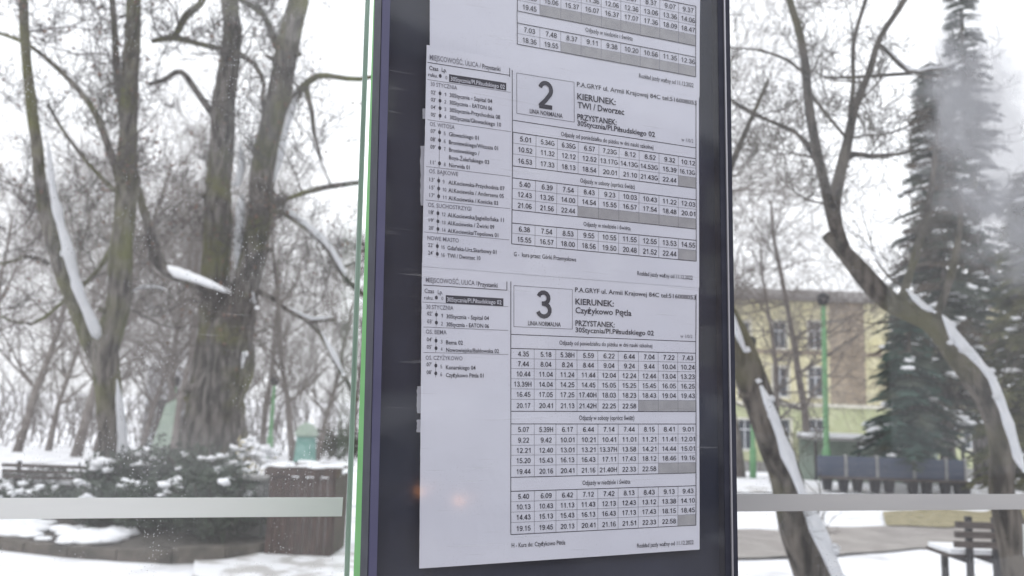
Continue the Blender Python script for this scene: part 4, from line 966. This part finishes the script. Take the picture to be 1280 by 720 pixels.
# planter: curved kerb of stones, soil, shrubs
e = empty('planter_kerb', tuple(hitz(150, 690)), 'curved low kerb of dark stones edging the shrub bed', 'kerb')
line = []
for (px, py) in ((-60, 678), (0, 687), (60, 695), (120, 700), (180, 703), (240, 703), (300, 698), (345, 690)):
    line.append((hitz(px, py), .1))
P_, _ = spline(line, .05)
acc = 0; start = P_[0]; 
for i in range(1, len(P_)):
    acc += (P_[i]-P_[i-1]).length
    if acc > .52:
        a, c_ = start, P_[i]; d = (c_-a).normalized(); nrm = Vector((-d.y, d.x, 0)); a = a+d*.008; c_ = c_-d*.008; h = .115+random.uniform(-.02, .02)
        b = MB(); b.hexa([(*(a)[:2], -.05), (*(c_)[:2], -.05), (*(c_+nrm*.16)[:2], -.05), (*(a+nrm*.16)[:2], -.05), (*(a+nrm*.01)[:2], h), (*(c_+nrm*.01)[:2], h+random.uniform(-.01, .01)), (*(c_+nrm*.15)[:2], h), (*(a+nrm*.15)[:2], h)])
        b.build('kerb_stone', M_stone, e); start = P_[i]; acc = 0
b = MB(); back = [hitz(px, 640) for px in (345, 200, 60, -60)]; pts = [Vector((p.x, p.y+.12, .085)) for p in P_[::6]]+[Vector((p.x, p.y, .2)) for p in back]
b.poly([(p.x, p.y, p.z) for p in pts]); b.build('soil', M_soil, kind='structure')
b = MB()
for i in range(60):
    p = P_[random.randrange(len(P_)//2)]; b.blob((p.x+random.uniform(-.1, .1), p.y+random.uniform(.2, 1.0), .12), random.uniform(.06, .16), (1.5, 1.2, .35), i, 8, 4)
b.build('snow_clumps', M_snow, kind='stuff', label='snow lying on the soil of the shrub bed', cat='snow', smooth=True)

def shrub(px, D, w, h, seed, label, n=1500, snow=8, mt=M_leaf, z0=.1, leaf=.035, name='evergreen_shrub', group=None):
    rng = random.Random(seed); c_ = gp(px, D); c_.z = z0+ground_z(0, D); e = empty(name, tuple(c_), label, 'shrub', group); b = MB(); st = MB(); sb = MB()
    for i in range(9):
        a = rng.uniform(0, 6.28); st.tube([c_, c_+Vector((math.cos(a)*w*.25, math.sin(a)*w*.25, h*.5)), c_+Vector((math.cos(a)*w*.4, math.sin(a)*w*.4, h*.85))], [.02, .013, .005], 4, cap=False)
    for i in range(n):
        d = Vector((rng.gauss(0, 1), rng.gauss(0, 1), rng.gauss(0, 1))).normalized(); rr = rng.random()**.45
        rr *= 1+.45*noise.noise(d*2.2+Vector((seed, 0, 0)))
        q = c_+Vector((d.x*w*.5*rr, d.y*w*.4*rr, h*.5+d.z*h*.5*rr)); 
        a = Vector((rng.gauss(0, 1), rng.gauss(0, 1), rng.gauss(0, .6))).normalized()*leaf*rng.uniform(.7, 1.8); k = a.orthogonal().normalized()*leaf*.5
        b.poly([q-a, q+k, q+a, q-k])
    for i in range(snow):
        d = Vector((rng.gauss(0, .7), rng.gauss(-.2, .6), rng.uniform(.35, 1))).normalized(); rr = (1+.4*noise.noise(d*2.2+Vector((seed, 0, 0))))*.92
        q = c_+Vector((d.x*w*.5*rr, d.y*w*.4*rr, h*.5+d.z*h*.5*rr)); s0 = rng.uniform(.03, .075)
        for k in range(rng.randint(2, 4)): sb.blob(q+Vector((rng.gauss(0, s0), rng.gauss(0, s0), rng.gauss(0, s0*.4))), s0*rng.uniform(.5, 1.0), (1.3, 1.0, .62), i*5+k, 9, 6, .9)
    st.build('stems', M_twig, e, kind='stuff'); b.build('foliage', mt, e, kind='stuff')
    if sb.v: sb.build('snow', M_snow, e, smooth=True, kind='stuff')
sg = 'dark evergreen shrubs in the stone edged bed'
for q in ((146, 11.0, .9, .80, 1, 'low evergreen shrub at foot of the mossy forked tree', 1700, 5), (205, 11.4, 1.3, .90, 2, 'dark evergreen shrub between the two big left trunks', 2300, 3), (262, 10.6, 1.2, .92, 3, 'dark evergreen shrub in front of the widest trunk', 2300, 6),
          (215, 9.6, 1.2, .62, 4, 'low shadowy evergreen shrub just behind the stone kerb', 1900, 2), (270, 9.2, 1.2, .75, 5, 'snow patched evergreen shrub left of the grey cabinet', 2600, 9), (150, 9.8, 1.1, .55, 6, 'low dark evergreen shrub behind the kerb, left of the shadowy one', 1500, 5),
          (60, 12.6, 1.4, .38, 7, 'twiggy snow covered shrub in front of the long dark bench', 900, 6), (90, 10.4, 1.3, .42, 8, 'snow covered low shrub at left end of the bed', 1100, 8), (20, 10.8, 1.4, .28, 9, 'snow buried shrub cut by the left picture edge', 700, 14)):
    shrub(*q, group=None)
# snow laden pale shrub by the big trunk
shrub(312, 11.8, .75, .95, 21, 'cream coloured snow laden shrub right of the widest trunk', 300, 34, mat('straw_leaf', (.5, .44, .25), .9), name='pale_shrub')
# twiggy shrub sticks near the bench
b = MB(); rng = random.Random(77); c_ = gp(75, 11.6); e = empty('twiggy_bush', tuple(c_), 'leafless twiggy bush before the long bench at left', 'shrub')
for i in range(46): grow(b, c_+Vector((rng.uniform(-1.0, 1.0), rng.uniform(-.4, .4), 0)), Vector((rng.uniform(-.5, .5), rng.uniform(-.3, .3), 1)).normalized(), .36, .009, 2, .1, rng, .3)
b.build('twigs', M_twig, e, kind='stuff')
# dark hedge line on the far side of the left lawn
for (px, w, lab) in ((250, 4.5, 'dark hedge clump far behind the widest trunk'), (425, 3.5, 'dark hedge clump far off just left of the case')):
    shrub(px, 33, w, 1.3, px, lab, 900, 3, mat('far_hedge', (.06, .06, .045), .9), 0, .09, 'far_hedge')

# ================================================================== STREET BEHIND THE PHOTOGRAPHER (seen in the case glass)
e = empty('brick_house', (4, -18, 0), 'red brown terraced house across the street, only mirrored in the case glass', 'house')
b = MB(); b.box((-16, -24, 0), (34, -18, 10.3)); b.build('wall', M_brick, e)
b = MB(); b.hexa([(-16.3, -24.3, 10.31), (34.3, -24.3, 10.31), (34.3, -17.7, 10.31), (-16.3, -17.7, 10.31), (-16.3, -21.2, 12.6), (34.3, -21.2, 12.6), (34.3, -20.8, 12.6), (-16.3, -20.8, 12.6)]); b.build('roof', M_roof, e)
for i in range(13):
    for zz_ in (1.2, 4.4, 7.6):
        b = MB(); x = -14+i*3.6; b.box((x, -17.99, zz_), (x+1.3, -17.93, zz_+1.8)); b.build('window', M_trim if (i+int(zz_)) % 3 else M_pane, e)
def car(x, y, label):
    e = empty('parked_car', (x, y, 0), label, 'car')
    prof = [(-2.1, .35), (-2.15, .75), (-1.3, .95), (-.7, 1.42), (.9, 1.45), (1.6, 1.0), (2.1, .9), (2.15, .35)]
    b = MB(); n = len(prof)
    for yy in (-.85, .85):
        for (a, z) in prof: b.v.append((x+a, y+yy*(.85 if z > 1.2 else 1), z))
    b.f = [tuple(range(n)), tuple(range(2*n-1, n-1, -1))]+[(i, i+n, (i+1) % n+n, (i+1) % n) for i in range(n)]; b.build('body', M_carp, e)
    b = MB(); b.box((x-1.0, y+.80, .98), (x+1.2, y+.862, 1.30)); b.build('side_window', M_pane, e)
    for wx in (-1.35, 1.35):
        for yy in (-.8, .7):
            b = MB(); b.tube([Vector((x+wx, y+yy, .31)), Vector((x+wx, y+yy+.2, .31))], [.31, .31], 16); b.build('wheel', M_tyre, e)
    for (yy, zz_) in ((.62, .36), (.05, .34)):
        b = MB(); b.blob((x-2.17, y+yy, zz_), .055, (.5, 1.4, .8), 1, 10, 6, .05); b.build('indicator_lamp', M_amber, e, smooth=True)
    return e
M_amber = mat('lit_amber_lamp', (.8, .3, .1)); q = M_amber.node_tree.nodes['Principled BSDF']; q.inputs['Emission Color'].default_value = (1, .42, .16, 1); q.inputs['Emission Strength'].default_value = 5.5
car(5.98, -4.05, 'silver parked car at the kerb behind the photographer, only mirrored in the case glass')
